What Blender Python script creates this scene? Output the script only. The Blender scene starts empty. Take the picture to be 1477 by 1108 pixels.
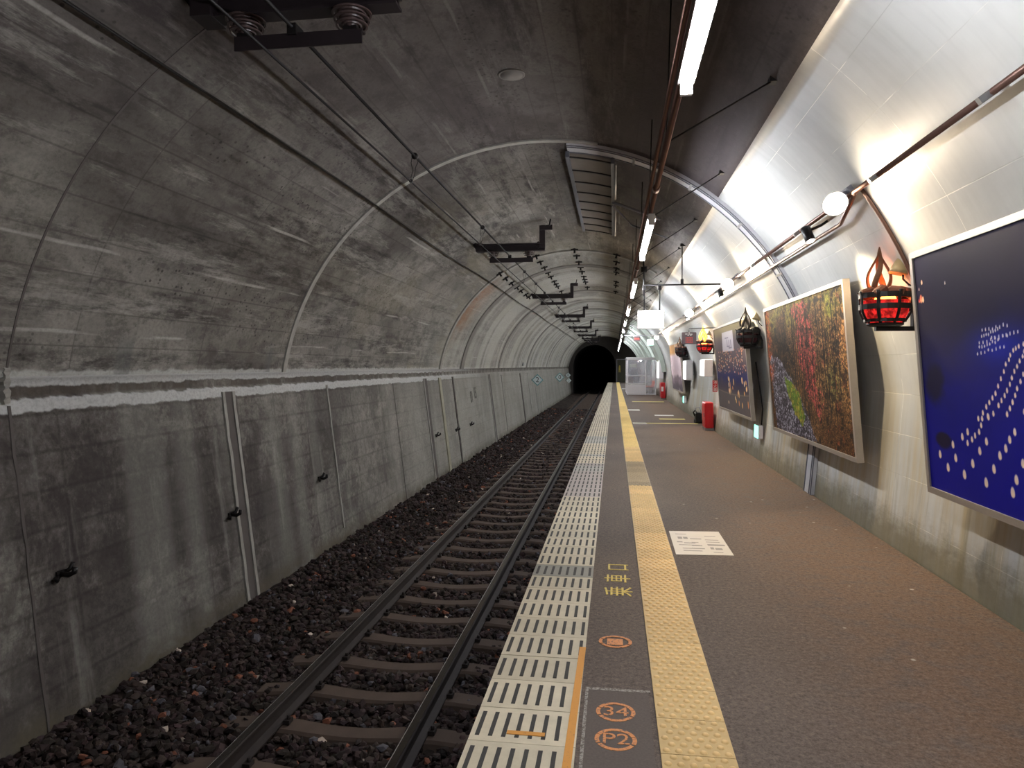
import bpy, math, random
import numpy as np
from mathutils import Vector, Matrix
random.seed(7); RNG = np.random.default_rng(11)
PI = math.pi
sc = bpy.context.scene
COL = sc.collection

# ------------------------------------------------------------------ helpers
def lin(*c):
    """sRGB 0-255 -> linear rgb tuple"""
    if len(c) == 1: c = (c[0],) * 3
    return tuple((v / 255 / 12.92) if v / 255 <= 0.04045 else ((v / 255 + 0.055) / 1.055) ** 2.4 for v in c)

class MB:
    """collects shapes and links them as ONE mesh object"""
    def __init__(s): s.v = []; s.f = []; s.mi = []; s.sm = []; s.uv = None
    def add(s, vs, fs, m=0, smooth=False):
        b = len(s.v); s.v.extend([tuple(p) for p in vs])
        for f in fs:
            s.f.append(tuple(b + i for i in f)); s.mi.append(m); s.sm.append(smooth)
        return s
    def box(s, c, d, m=0, rot=None):
        hx, hy, hz = d[0] / 2, d[1] / 2, d[2] / 2
        vs = [Vector((x, y, z)) for x in (-hx, hx) for y in (-hy, hy) for z in (-hz, hz)]
        if rot is not None: vs = [rot @ p for p in vs]
        vs = [p + Vector(c) for p in vs]
        return s.add(vs, [(0, 1, 3, 2), (4, 6, 7, 5), (0, 4, 5, 1), (2, 3, 7, 6), (0, 2, 6, 4), (1, 5, 7, 3)], m)
    def bbox(s, c, d, b, m=0, rot=None):
        """box with chamfered vertical and horizontal edges (bevel b)"""
        hx, hy, hz = d[0] / 2, d[1] / 2, d[2] / 2
        vs = []; 
        def ring(z, ix):
            x, y = hx - ix, hy - ix
            q = [(-x + b, -y), (x - b, -y), (x, -y + b), (x, y - b), (x - b, y), (-x + b, y), (-x, y - b), (-x, -y + b)]
            return [(p[0], p[1], z) for p in q]
        for z, ix in ((-hz, b), (-hz + b, 0), (hz - b, 0), (hz, b)): vs += ring(z, ix)
        fs = [tuple(reversed(range(8))), tuple(range(24, 32))]
        for k in range(3):
            for i in range(8):
                j = (i + 1) % 8; fs.append((k * 8 + i, k * 8 + j, k * 8 + 8 + j, k * 8 + 8 + i))
        vs = [Vector(p) for p in vs]
        if rot is not None: vs = [rot @ p for p in vs]
        return s.add([p + Vector(c) for p in vs], fs, m)
    def tube(s, pts, r, n=8, m=0, cap=True, flat=1.0):
        pts = [Vector(p) for p in pts]; N = len(pts)
        rs = r if isinstance(r, (list, tuple)) else [r] * N
        vs = []; up = Vector((0, 0, 1)); prev = None
        for i, p in enumerate(pts):
            t = (pts[min(i + 1, N - 1)] - pts[max(i - 1, 0)]).normalized()
            if prev is None:
                a = up if abs(t.dot(up)) < 0.9 else Vector((1, 0, 0))
                x = t.cross(a).normalized()
            else:
                x = (prev - t * prev.dot(t)).normalized()
            prev = x; y = t.cross(x)
            for k in range(n):
                a = 2 * PI * k / n
                vs.append(p + x * (math.cos(a) * rs[i]) + y * (math.sin(a) * rs[i] * flat))
        fs = []
        for i in range(N - 1):
            for k in range(n):
                j = (k + 1) % n
                fs.append((i * n + k, i * n + j, i * n + n + j, i * n + n + k))
        s.add(vs, fs, m, True)
        if cap:
            b = len(s.v) - len(vs)
            s.f.append(tuple(b + k for k in reversed(range(n)))); s.mi.append(m); s.sm.append(False)
            s.f.append(tuple(b + (N - 1) * n + k for k in range(n))); s.mi.append(m); s.sm.append(False)
        return s
    def lathe(s, prof, c, n=20, m=0, rot=None, smooth=True):
        vs = []
        for r, h in prof:
            for k in range(n):
                a = 2 * PI * k / n
                p = Vector((r * math.cos(a), r * math.sin(a), h))
                if rot is not None: p = rot @ p
                vs.append(p + Vector(c))
        fs = []
        for i in range(len(prof) - 1):
            for k in range(n):
                j = (k + 1) % n
                fs.append((i * n + k, i * n + j, i * n + n + j, i * n + n + k))
        s.add(vs, fs, m, smooth)
        b = len(s.v) - len(vs)
        s.f.append(tuple(b + k for k in reversed(range(n)))); s.mi.append(m); s.sm.append(False)
        s.f.append(tuple(b + (len(prof) - 1) * n + k for k in range(n))); s.mi.append(m); s.sm.append(False)
        return s
    def prism(s, poly, y0, y1, m=0):
        """poly of (x,z) extruded along Y"""
        n = len(poly)
        vs = [(x, y0, z) for x, z in poly] + [(x, y1, z) for x, z in poly]
        fs = [tuple(range(n)), tuple(reversed(range(n, 2 * n)))]
        for i in range(n):
            j = (i + 1) % n; fs.append((j, i, n + i, n + j))
        return s.add(vs, fs, m)
    def build(s, name, mats, parent=None):
        me = bpy.data.meshes.new(name)
        me.from_pydata(s.v, [], s.f)
        if not isinstance(mats, (list, tuple)): mats = [mats]
        for mm in mats: me.materials.append(mm)
        if len(mats) > 1: me.polygons.foreach_set('material_index', s.mi)
        me.polygons.foreach_set('use_smooth', s.sm)
        if s.uv:
            ul = me.uv_layers.new(name='UVMap')
            vi = np.empty(len(me.loops), dtype=np.int32); me.loops.foreach_get('vertex_index', vi)
            ul.data.foreach_set('uv', np.array(s.uv, dtype=np.float32)[vi].ravel())
        me.update()
        o = bpy.data.objects.new(name, me); COL.objects.link(o)
        if parent is not None: o.parent = parent
        return o

def tag(o, label=None, cat=None, group=None, kind=None):
    if label: o['label'] = label
    if cat: o['category'] = cat
    if group: o['group'] = group
    if kind: o['kind'] = kind
    return o
def empty(name, loc, label, cat, group=None, rz=0):
    o = bpy.data.objects.new(name, None); COL.objects.link(o); o.location = loc; o.rotation_euler = (0, 0, rz)
    o.empty_display_size = 0.05
    return tag(o, label, cat, group)
def copy_tree(o, parent=None):
    c = o.copy(); COL.objects.link(c); c.parent = parent
    for ch in list(o.children): copy_tree(ch, c)
    return c
def text_geo(body, size, depth=0.001, align='CENTER'):
    cu = bpy.data.curves.new('lettering', 'FONT'); cu.body = body; cu.size = size; cu.extrude = depth / 2
    cu.align_x = align; cu.align_y = 'CENTER'; cu.resolution_u = 3
    o = bpy.data.objects.new('lettering', cu); COL.objects.link(o)
    bpy.context.view_layer.update()
    dg = bpy.context.evaluated_depsgraph_get()
    me = bpy.data.meshes.new_from_object(o.evaluated_get(dg))
    vs = [v.co.copy() for v in me.vertices]; fs = [tuple(p.vertices) for p in me.polygons]
    bpy.data.objects.remove(o); bpy.data.curves.remove(cu); bpy.data.meshes.remove(me)
    return vs, fs
def add_text(mb, body, size, M, m=0, depth=0.001, sx=1.0):
    vs, fs = text_geo(body, size, depth)
    mb.add([M @ Vector((v.x * sx, v.y, v.z)) for v in vs], fs, m)

# ------------------------------------------------------------------ node materials
class G:
    def __init__(s, name):
        s.mat = bpy.data.materials.new(name); s.mat.use_nodes = True
        s.nt = s.mat.node_tree; s.bsdf = s.nt.nodes['Principled BSDF']; s.out = s.nt.nodes['Material Output']
    def n(s, t, **kw):
        nd = s.nt.nodes.new(t)
        for k, v in kw.items(): setattr(nd, k, v)
        return nd
    def put(s, sock, v):
        if isinstance(v, bpy.types.NodeSocket): s.nt.links.new(v, sock)
        elif v is not None:
            if sock.type == 'RGBA' and len(v) == 3: v = (*v, 1)
            sock.default_value = v
    def uv(s): return s.n('ShaderNodeTexCoord').outputs['UV']
    def obj(s): return s.n('ShaderNodeTexCoord').outputs['Object']
    def geo(s): return s.n('ShaderNodeNewGeometry').outputs['Position']
    def map(s, v, scale=(1, 1, 1), loc=(0, 0, 0)):
        nd = s.n('ShaderNodeMapping'); s.put(nd.inputs['Vector'], v); nd.inputs['Scale'].default_value = scale; nd.inputs['Location'].default_value = loc
        return nd.outputs[0]
    def noise(s, v, scale, detail=4, rough=0.6, dist=0.0):
        nd = s.n('ShaderNodeTexNoise'); s.put(nd.inputs['Vector'], v)
        nd.inputs['Scale'].default_value = scale; nd.inputs['Detail'].default_value = detail
        nd.inputs['Roughness'].default_value = rough; nd.inputs['Distortion'].default_value = dist
        return nd.outputs['Fac']
    def vor(s, v, scale, feature='F1', out='Distance'):
        nd = s.n('ShaderNodeTexVoronoi', feature=feature); s.put(nd.inputs['Vector'], v); nd.inputs['Scale'].default_value = scale
        return nd.outputs[out]
    def brick(s, v, w, h, mortar, c1=(1, 1, 1), c2=(.8, .8, .8), cm=(0, 0, 0), off=0.5, smooth=0.3):
        nd = s.n('ShaderNodeTexBrick'); s.put(nd.inputs['Vector'], v); nd.offset = off
        for k, val in (('Color1', c1), ('Color2', c2), ('Mortar', cm)): s.put(nd.inputs[k], val)
        nd.inputs['Scale'].default_value = 1; nd.inputs['Mortar Size'].default_value = mortar
        nd.inputs['Mortar Smooth'].default_value = smooth
        nd.inputs['Brick Width'].default_value = w; nd.inputs['Row Height'].default_value = h
        return nd.outputs['Color'], nd.outputs['Fac']
    def step(s, v, a, b, lo=0.0, hi=1.0):
        nd = s.n('ShaderNodeMapRange'); nd.clamp = True; nd.interpolation_type = 'SMOOTHSTEP'
        s.put(nd.inputs[0], v)
        if a > b: a, b, lo, hi = b, a, hi, lo
        for i, val in zip((1, 2, 3, 4), (a, b, lo, hi)): nd.inputs[i].default_value = val
        return nd.outputs[0]
    def math(s, op, a, b=None, c=None):
        nd = s.n('ShaderNodeMath', operation=op); s.put(nd.inputs[0], a)
        if b is not None: s.put(nd.inputs[1], b)
        if c is not None: s.put(nd.inputs[2], c)
        return nd.outputs[0]
    def mul(s, a, b): return s.math('MULTIPLY', a, b)
    def mix(s, f, a, b, blend='MIX'):
        nd = s.n('ShaderNodeMix', data_type='RGBA', blend_type=blend); nd.clamp_factor = True
        s.put(nd.inputs[0], f); s.put(nd.inputs[6], a); s.put(nd.inputs[7], b)
        return nd.outputs[2]
    def xyz(s, v):
        nd = s.n('ShaderNodeSeparateXYZ'); s.put(nd.inputs[0], v); return nd.outputs
    def attr(s, name): return s.n('ShaderNodeAttribute', attribute_name=name).outputs['Color']
    def bump(s, h, strength=0.3, dist=0.02):
        nd = s.n('ShaderNodeBump'); s.put(nd.inputs['Height'], h); nd.inputs['Strength'].default_value = strength; nd.inputs['Distance'].default_value = dist
        s.nt.links.new(nd.outputs[0], s.bsdf.inputs['Normal'])
    def done(s, col=None, rough=0.8, metal=0.0, spec=None):
        s.put(s.bsdf.inputs['Base Color'], col); s.put(s.bsdf.inputs['Roughness'], rough); s.put(s.bsdf.inputs['Metallic'], metal)
        if spec is not None: s.bsdf.inputs['Specular IOR Level'].default_value = spec
        return s.mat

def plain(name, rgb, rough=0.6, metal=0.0, var=0.15, scale=12, spec=None):
    g = G(name); f = g.noise(g.obj(), scale, 3)
    c = g.mix(f, tuple(x * (1 - var) for x in rgb), tuple(min(1, x * (1 + var)) for x in rgb))
    return g.done(c, rough, metal, spec)
def emit(name, rgb, strength, base=None):
    g = G(name); g.put(g.bsdf.inputs['Emission Color'], rgb); g.bsdf.inputs['Emission Strength'].default_value = strength
    return g.done(base or rgb, 0.5)

def concrete(name, kind):
    """lining concrete; UV = (metres along the tunnel, metres up the profile)"""
    g = G(name); uv = g.uv(); P = g.xyz(g.geo()); X, Y, Z = P[0], P[1], P[2]
    big = g.noise(g.map(uv, (0.28, 0.55, 1)), 1.0, 5, 0.62, 0.6)
    med = g.noise(g.map(uv, (0.8, 1.6, 1), (3, 7, 0)), 1.6, 6, 0.7, 0.3)
    fine = g.noise(uv, 26, 4, 0.7)
    streak = g.noise(g.map(uv, (2.6, 0.28, 1)), 1.4, 5, 0.65)
    if kind == 'lower':
        col = g.mix(g.step(big, 0.36, 0.66), lin(92, 87, 84), lin(146, 142, 134))
        mot = g.noise(g.map(uv, (1, 1, 1), (4, 4, 0)), 5.0, 6, 0.78)
        col = g.mix(g.mul(g.step(mot, 0.46, 0.60), 0.45), col, lin(70, 64, 61))
        mot2 = g.noise(g.map(uv, (1, 1, 1), (9, 2, 0)), 13.0, 6, 0.8)
        col = g.mix(g.mul(g.step(mot2, 0.48, 0.58), 0.42), col, lin(58, 51, 50))
        col = g.mix(g.mul(g.step(mot2, 0.46, 0.36), 0.25), col, lin(164, 160, 152))
        bc, bf = g.brick(g.map(uv, (1, 1, 1), (0.35, 0.1, 0)), 0.92, 0.3, 0.028, (1, 1, 1), (.80, .79, .79), (.42, .40, .40), off=0.0, smooth=1.0)
        col = g.mix(0.8, col, bc, 'MULTIPLY')
        wet_dim = g.noise(g.map(uv, (0.55, 0.45, 1), (1.7, 2.2, 0)), 1.3, 7, 0.76, 0.2)
        col = g.mix(g.mul(g.step(g.math('ADD', wet_dim, g.mul(g.step(Y, 10, 6), g.step(Z, 1.3, 0.3, 0.0, 0.13))), 0.50, 0.60), 0.66), col, lin(46, 39, 39))  # damp patches, deepened low and near to paint in the near-end dimness
        col = g.mix(g.mul(g.step(streak, 0.54, 0.72), 0.35), col, lin(160, 158, 150))
        col = g.mix(g.mul(g.step(g.noise(g.map(uv, (3.4, 0.4, 1), (9, 1, 0)), 1.5, 5), 0.55, 0.72), 0.5), col, lin(66, 60, 57))
        band = g.noise(g.map(uv, (0.5, 0.02, 1), (4, 0, 0)), 1.6, 2)
        col = g.mix(g.mul(g.step(band, 0.45, 0.6), 0.3), col, lin(160, 158, 150))
        col = g.mix(g.step(Y, 8, 20, 0.0, 0.42), col, lin(180, 178, 168))  # far brightness of the lamp row painted into the wall colour
        # white efflorescence run below the ledge
        edge = g.noise(g.map(uv, (2.0, 0.6, 1)), 2.2, 5)
        zz = g.math('ADD', Z, g.mul(g.math('SUBTRACT', edge, 0.5), 0.10))
        lo = g.mul(g.step(zz, 1.235, 1.255), g.step(zz, 1.36, 1.34))
        near = g.step(Y, 26, 15)
        col = g.mix(g.mul(g.mul(g.step(Z, 1.35, 1.38), g.step(edge, 0.3, 0.6)), 0.8), col, lin(78, 70, 62))
        up = g.mul(g.step(zz, 1.435, 1.455), g.step(Z, 1.53, 1.52))
        col = g.mix(g.mul(g.math('MAXIMUM', lo, up), g.mul(near, 0.85)), col, lin(206, 207, 205))
        base = g.step(Z, -0.85, -1.15)
        col = g.mix(g.mul(base, g.step(med, 0.3, 0.6)), col, lin(86, 80, 66))
    else:
        a = g.math('ARCTAN2', g.math('ADD', X, 0.96), g.math('SUBTRACT', Z, 0.94))  # 0 at the crown, + to the right
        col = g.mix(g.step(big, 0.36, 0.64), lin(104, 99, 94), lin(158, 154, 146))
        bc, bf = g.brick(g.map(uv, (1, 1, 1), (0.2, 0.05, 0)), 1.83, 0.30, 0.012, (1.0, 1.0, 1.0), (.66, .65, .64), (.40, .38, .38), off=0.0, smooth=0.8)
        col = g.mix(0.7, col, bc, 'MULTIPLY')
        mot = g.noise(g.map(uv, (0.7, 1, 1), (4, 4, 0)), 4.2, 7, 0.8)
        col = g.mix(g.mul(g.step(mot, 0.47, 0.60), 0.5), col, lin(66, 61, 59))
        # lengthwise dark wet bands with pitted surface
        band = g.noise(g.map(uv, (0.09, 1.0, 1), (2.0, 0.35, 0)), 1.7, 4, 0.6, 0.4)
        bm = g.step(band, 0.47, 0.57)
        mott = g.step(g.noise(g.map(uv, (0.9, 3.0, 1)), 2.4, 6, 0.75), 0.40, 0.62)
        col = g.mix(g.mul(g.mul(bm, mott), 0.82), col, lin(46, 41, 40))
        pit = g.mul(g.step(g.vor(g.map(uv, (1, 1.2, 1)), 13), 0.26, 0.16), g.step(g.noise(g.map(uv, (0.2, 1.1, 1), (5, 3, 0)), 1.4, 3), 0.48, 0.6))
        col = g.mix(g.mul(pit, 0.75), col, lin(40, 36, 34))
        lt = g.mul(g.step(g.noise(g.map(uv, (0.22, 1.5, 1), (8, 8, 0)), 1.7, 7, 0.8, 0.0), 0.52, 0.64), 0.45)
        col = g.mix(lt, col, lin(186, 182, 174))
        # thin bright lime lines along board joints
        ln = g.n('ShaderNodeTexWave', wave_type='BANDS', bands_direction='Y'); g.put(ln.inputs['Vector'], uv); ln.inputs['Scale'].default_value = 0.44; ln.inputs['Distortion'].default_value = 0.5; ln.inputs['Detail'].default_value = 2
        lm = g.mul(g.step(ln.outputs['Fac'], 0.992, 1.0), g.step(g.noise(g.map(uv, (0.35, 3, 1), (1, 4, 0)), 1.5, 3), 0.52, 0.62))
        col = g.mix(g.mul(lm, 0.6), col, lin(196, 192, 184))
        # rings that read as darker and lighter bands farther down the tunnel
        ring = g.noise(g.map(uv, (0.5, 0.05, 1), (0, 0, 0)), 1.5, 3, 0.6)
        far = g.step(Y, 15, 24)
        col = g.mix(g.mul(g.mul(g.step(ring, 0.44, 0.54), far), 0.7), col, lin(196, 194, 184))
        col = g.mix(g.mul(g.step(g.noise(g.map(uv, (0.25, 0.5, 1), (3, 9, 0)), 1.3, 4), 0.5, 0.62), g.step(Y, 7, 16, 0.03, 0.25)), col, lin(150, 140, 108))
        col = g.mix(g.step(Y, 11, 22, 0.0, 0.42), col, lin(186, 184, 174))  # paler with distance: far lamplight put into the vault colour
        rust = g.mul(g.mul(g.step(Y, 17.9, 18.0), g.step(Y, 20.0, 18.2)), g.mul(g.step(a, -1.25, -1.0), g.step(a, -0.55, -0.75)))
        col = g.mix(g.mul(rust, g.step(med, 0.35, 0.6, 0.2, 0.7)), col, lin(150, 100, 62))
        # soot over the crown; the near end's dimness is painted in with it
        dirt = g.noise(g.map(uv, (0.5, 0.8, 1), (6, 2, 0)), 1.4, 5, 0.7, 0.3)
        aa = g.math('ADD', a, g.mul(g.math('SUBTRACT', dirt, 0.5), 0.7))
        soot_dim = g.mul(g.step(aa, -0.95, -0.35), g.step(g.math('ADD', Y, g.mul(dirt, 2.0)), 13.5, 8.6))
        col = g.mix(g.mul(soot_dim, 0.66), col, lin(66, 58, 60))
        soot_dim2 = g.mul(g.step(aa, 0.10, 0.45), g.step(g.math('ADD', Y, g.mul(dirt, 4)), 24, 12))
        col = g.mix(g.mul(soot_dim2, 0.55), col, lin(74, 66, 72))  # soot right of the crown, near-end dimness again mixed into the colour
        edge = g.noise(g.map(uv, (2.0, 0.6, 1)), 2.2, 5)
        zz = g.math('ADD', Z, g.mul(g.math('SUBTRACT', edge, 0.5), 0.12))
        col = g.mix(g.mul(g.mul(g.step(zz, 1.575, 1.545), g.step(X, -3, -4)), g.mul(g.step(Y, 28, 14), 0.75)), col, lin(190, 190, 184))
        drip = g.mul(g.step(g.noise(g.map(uv, (0.7, 0.02, 1), (2, 0, 0)), 1.4, 3), 0.60, 0.64), g.mul(g.step(Z, 1.95, 1.75), g.step(X, -3, -4)))
        col = g.mix(g.mul(drip, 0.5), col, lin(90, 92, 92))
    col = g.mix(g.mul(g.step(fine, 0.35, 0.75), 0.35), col, lin(70, 66, 62))
    col = g.mix(0.5, col, g.mix(med, (.7, .7, .7), (1.2, 1.2, 1.2)), 'MULTIPLY')
    g.bump(g.math('ADD', g.mul(med, 0.6), g.mul(fine, 0.25)), 0.35, 0.03)
    return g.done(col, 0.86, 0, 0.25)

def painted_wall():
    g = G('white_painted_concrete'); uv = g.uv(); P = g.xyz(g.geo()); Y, Z = P[1], P[2]
    big = g.noise(g.map(uv, (0.35, 0.5, 1)), 1.2, 5, 0.6)
    col = g.mix(g.step(big, 0.3, 0.7), lin(190, 192, 190), lin(214, 215, 212))
    bc, bf = g.brick(g.map(uv, (1, 1, 1), (0.5, 0.12, 0)), 1.83, 0.36, 0.004, (1, 1, 1), (.955, .955, .95), (.80, .80, .79), off=0.0, smooth=0.6)
    col = g.mix(0.8, col, bc, 'MULTIPLY')
    brush = g.noise(g.map(uv, (5, 0.5, 1)), 2.6, 4)
    col = g.mix(g.mul(g.step(brush, 0.4, 0.75), 0.22), col, lin(178, 180, 178))
    scr = g.mul(g.step(bf, 0.4, 0.9), g.step(g.noise(g.map(uv, (0.5, 2, 1), (5, 4, 0)), 1.5, 3), 0.46, 0.54))
    col = g.mix(scr, col, lin(246, 244, 236))
    st = g.noise(g.map(uv, (1.9, 0.14, 1)), 1.7, 5, 0.68)
    dirt = g.mul(g.step(Z, 1.9, 0.55), g.step(st, 0.40, 0.66))
    col = g.mix(g.mul(dirt, 0.7), col, lin(186, 168, 122))
    st2 = g.noise(g.map(uv, (2.8, 0.2, 1), (7, 3, 0)), 1.9, 5, 0.7)
    col = g.mix(g.mul(g.mul(g.step(Z, 1.5, 0.2), g.step(st2, 0.50, 0.66)), 0.6), col, lin(146, 140, 118))
    m3 = g.noise(g.map(uv, (1.2, 2.2, 1), (2, 3, 0)), 2.4, 6, 0.75)
    col = g.mix(g.mul(g.step(g.math('ADD', Z, g.mul(m3, 0.5)), 0.66, 0.34), 0.85), col, g.mix(m3, lin(84, 78, 58), lin(150, 142, 116)))
    g.bump(g.math('ADD', g.mul(m3, 0.3), g.mul(bf, -0.6)), 0.2, 0.02)
    rough = g.step(brush, 0.2, 0.8, 0.36, 0.55)
    return g.done(col, rough, 0, 0.4)

def asphalt():
    g = G('worn_asphalt'); p = g.geo(); P = g.xyz(p); X, Y = P[0], P[1]
    fine = g.noise(p, 95, 4, 0.75); med = g.noise(p, 7, 5, 0.65); big = g.noise(g.map(p, (0.7, 0.3, 1)), 1.1, 4)
    col = g.mix(g.step(big, 0.35, 0.65), lin(82, 72, 67), lin(98, 86, 78))
    gr = g.noise(p, 36, 3, 0.8)
    warm_cast = g.mul(g.step(X, 0.6, 1.7), g.step(med, 0.25, 0.6))
    col = g.mix(g.mul(warm_cast, 0.85), col, lin(106, 80, 60))  # brown cast of the warm floodlights painted into the asphalt
    col = g.mix(g.mul(g.step(fine, 0.46, 0.7), 0.5), col, lin(126, 112, 100))
    col = g.mix(g.mul(g.step(fine, 0.46, 0.3), 0.6), col, lin(50, 45, 43))
    col = g.mix(g.mul(g.step(med, 0.55, 0.7), 0.3), col, lin(74, 68, 64))
    col = g.mix(g.mul(g.step(gr, 0.50, 0.66), 0.45), col, lin(128, 112, 98))
    col = g.mix(g.mul(g.step(gr, 0.48, 0.36), 0.5), col, lin(48, 41, 38))
    spots = g.mul(g.step(g.vor(p, 3.1), 0.06, 0.03), 0.8)
    col = g.mix(spots, col, lin(176, 170, 160))
    g.bump(fine, 0.5, 0.006)
    return g.done(col, 0.8, 0, 0.3)

M = {}
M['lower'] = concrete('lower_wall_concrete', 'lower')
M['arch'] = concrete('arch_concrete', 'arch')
M['paint'] = painted_wall()
M['asphalt'] = asphalt()
M['plain_conc'] = plain('plain_concrete', lin(120, 116, 110), 0.85, var=0.25, scale=3)
M['caulk'] = plain('pale_mortar', lin(150, 147, 140), 0.85, var=0.45, scale=7)
M['caulk_y'] = plain('yellowish_mortar', lin(156, 151, 132), 0.85, var=0.25, scale=5)
M['groove'] = plain('dark_groove', lin(86, 80, 77), 0.9, var=0.3, scale=5)
M['dark_conc'] = plain('dark_headwall', lin(62, 58, 55), 0.9, var=0.25, scale=2)
M['black_tunnel'] = plain('sooty_tunnel', lin(24, 20, 19), 0.95, var=0.2, scale=2)
M['iron'] = plain('black_iron', lin(26, 23, 23), 0.45, 0.3, var=0.3, scale=30)
M['brown_steel'] = plain('dark_painted_steel', lin(38, 30, 33), 0.5, 0.2, var=0.3, scale=9)
M['insul'] = plain('brown_porcelain', lin(74, 60, 58), 0.35, 0, var=0.2, scale=9)
M['wire'] = plain('dark_wire', lin(30, 27, 27), 0.6, 0.3)
M['copper'] = plain('brown_conduit', lin(120, 92, 82), 0.35, 0.6, var=0.2)
M['galv'] = plain('galvanised_steel', lin(150, 150, 150), 0.42, 0.7, var=0.15, scale=25)
M['grey_paint'] = plain('grey_gutter_paint', lin(196, 198, 202), 0.5, 0.0, var=0.2, scale=6)
M['galv_dark'] = plain('weathered_steel', lin(150, 150, 160), 0.5, 0.2, var=0.2, scale=10)
M['lip'] = plain('dark_gutter_lip', lin(98, 100, 108), 0.5, 0.1, var=0.15, scale=8)
M['alu'] = plain('aluminium_frame', lin(176, 168, 158), 0.38, 0.55, var=0.08, scale=40)
M['rail_side'] = plain('rusty_rail', lin(38, 30, 28), 0.75, 0.1, var=0.3, scale=14)
M['rail_glint'] = plain('rail_glint_metal', lin(215, 212, 210), 0.38, 0.9, var=0.1, scale=30)
M['rail_polish'] = plain('dark_polished_rail', lin(96, 92, 90), 0.16, 1.0, var=0.1, scale=30)
M['sleeper'] = plain('dusty_sleeper', lin(80, 66, 57), 0.9, var=0.25, scale=9)
M['white_metal'] = plain('white_enamel', lin(222, 222, 220), 0.35, 0, var=0.04)
M['box_grey'] = plain('pale_grey_enamel', lin(226, 222, 224), 0.4, 0, var=0.05)
M['red'] = plain('red_enamel', lin(196, 26, 34), 0.35, 0, var=0.1, scale=5)
M['white'] = plain('white_letter', lin(232, 228, 222), 0.5, 0, var=0.03)
M['rust'] = plain('rusty_flame_metal', lin(112, 74, 50), 0.6, 0.0, var=0.3, scale=22)
M['dull_flame'] = plain('dull_brown_metal', lin(40, 31, 24), 0.6, 0.0, var=0.3, scale=22)
M['log'] = plain('charred_log', lin(110, 72, 56), 0.85, var=0.4, scale=16)
M['beige'] = plain('beige_plastic', lin(176, 158, 118), 0.5, var=0.1)
M['orange'] = plain('orange_plastic', lin(226, 112, 84), 0.4, var=0.06)
M['panel_dark'] = plain('dark_slat_panel', lin(120, 113, 106), 0.7, var=0.2, scale=4)
M['tube'] = emit('lit_fluorescent_tube', (0.925, 0.945, 1.0), 100.0)
M['sign_lit'] = emit('lit_sign_face', (1.0, 1.0, 0.93), 6.0)
M['lightbox'] = emit('lit_white_face', (1.0, 0.98, 0.99), 1.1)
M['green_lit'] = emit('lit_green_face', (0.25, 0.95, 0.70), 1.4)
M['exit_lit'] = emit('lit_exit_face', (0.55, 1.0, 0.85), 1.6)
M['lamp_disc'] = emit('lit_flood_lens', (1.0, 0.86, 0.66), 60.0)
def glow_mat():
    g = G('glowing_red_glass'); f = g.step(g.noise(g.obj(), 15, 4, 0.7), 0.40, 0.62)
    g.put(g.bsdf.inputs['Emission Color'], g.mix(f, (0.10, 0.002, 0.002), (1.0, 0.03, 0.025))); g.bsdf.inputs['Emission Strength'].default_value = 0.55
    return g.done((0.30, 0.012, 0.012), 0.25)
M['red_glow'] = glow_mat()
M['ember'] = emit('glowing_ember', (1.0, 0.30, 0.05), 5.0)
M['yellow_flame'] = emit('lit_yellow_flame', (1.0, 0.72, 0.05), 1.6)
M['red_dim'] = plain('unlit_red_glass', lin(60, 30, 34), 0.15, 0, var=0.2)
def glass_mat():
    g = G('clear_panel'); nt = g.nt
    tr = g.n('ShaderNodeBsdfTransparent'); tr.inputs[0].default_value = (0.93, 0.94, 0.96, 1)
    gl = g.n('ShaderNodeBsdfGlossy'); gl.inputs['Roughness'].default_value = 0.06
    df = g.n('ShaderNodeBsdfDiffuse'); df.inputs[0].default_value = (0.8, 0.8, 0.84, 1)
    m1 = g.n('ShaderNodeMixShader'); m1.inputs[0].default_value = 0.10; nt.links.new(tr.outputs[0], m1.inputs[1]); nt.links.new(gl.outputs[0], m1.inputs[2])
    m2 = g.n('ShaderNodeMixShader'); m2.inputs[0].default_value = 0.22; nt.links.new(m1.outputs[0], m2.inputs[1]); nt.links.new(df.outputs[0], m2.inputs[2])
    nt.links.new(m2.outputs[0], g.out.inputs[0]); return g.mat
M['glass'] = glass_mat()
def attr_mat(name, attr, rough=0.7, noise_scale=None, spec=None, metal=0):
    g = G(name); c = g.attr(attr)
    if noise_scale:
        c = g.mix(0.6, c, g.mix(g.noise(g.geo(), noise_scale, 4, 0.7), (.55, .54, .52), (1.25, 1.25, 1.25)), 'MULTIPLY')
    return g.done(c, rough, metal, spec)
M['stone'] = attr_mat('ballast_stone', 'tint', 0.9, 30, 0.2)
M['tile'] = attr_mat('platform_tile', 'tint', 0.62, 9, 0.35)
M['picture'] = attr_mat('printed_picture', 'tint', 0.6, None, 0.10)
M['slot'] = plain('dark_rubber_slot', lin(52, 50, 48), 0.75, var=0.3, scale=20)
def paint_mark(name, rgb, cover):
    g = G(name); f = g.noise(g.geo(), 70, 4, 0.75)
    c = g.mix(g.step(f, cover - 0.06, cover + 0.06), rgb, lin(92, 82, 74))
    return g.done(c, 0.7)
M['yellow_mark'] = paint_mark('worn_yellow_paint', lin(214, 190, 92), 0.60)
M['orange_mark'] = paint_mark('worn_orange_paint', lin(206, 134, 78), 0.58)
M['orange_line'] = paint_mark('orange_line_paint', lin(206, 142, 60), 0.66)
M['white_mark'] = paint_mark('worn_white_paint', lin(222, 220, 212), 0.66)
M['pale_yellow'] = paint_mark('pale_yellow_paint', lin(224, 206, 116), 0.64)
M['paper'] = plain('floor_notice_sheet', lin(188, 178, 164), 0.5, var=0.06, scale=6)
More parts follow.
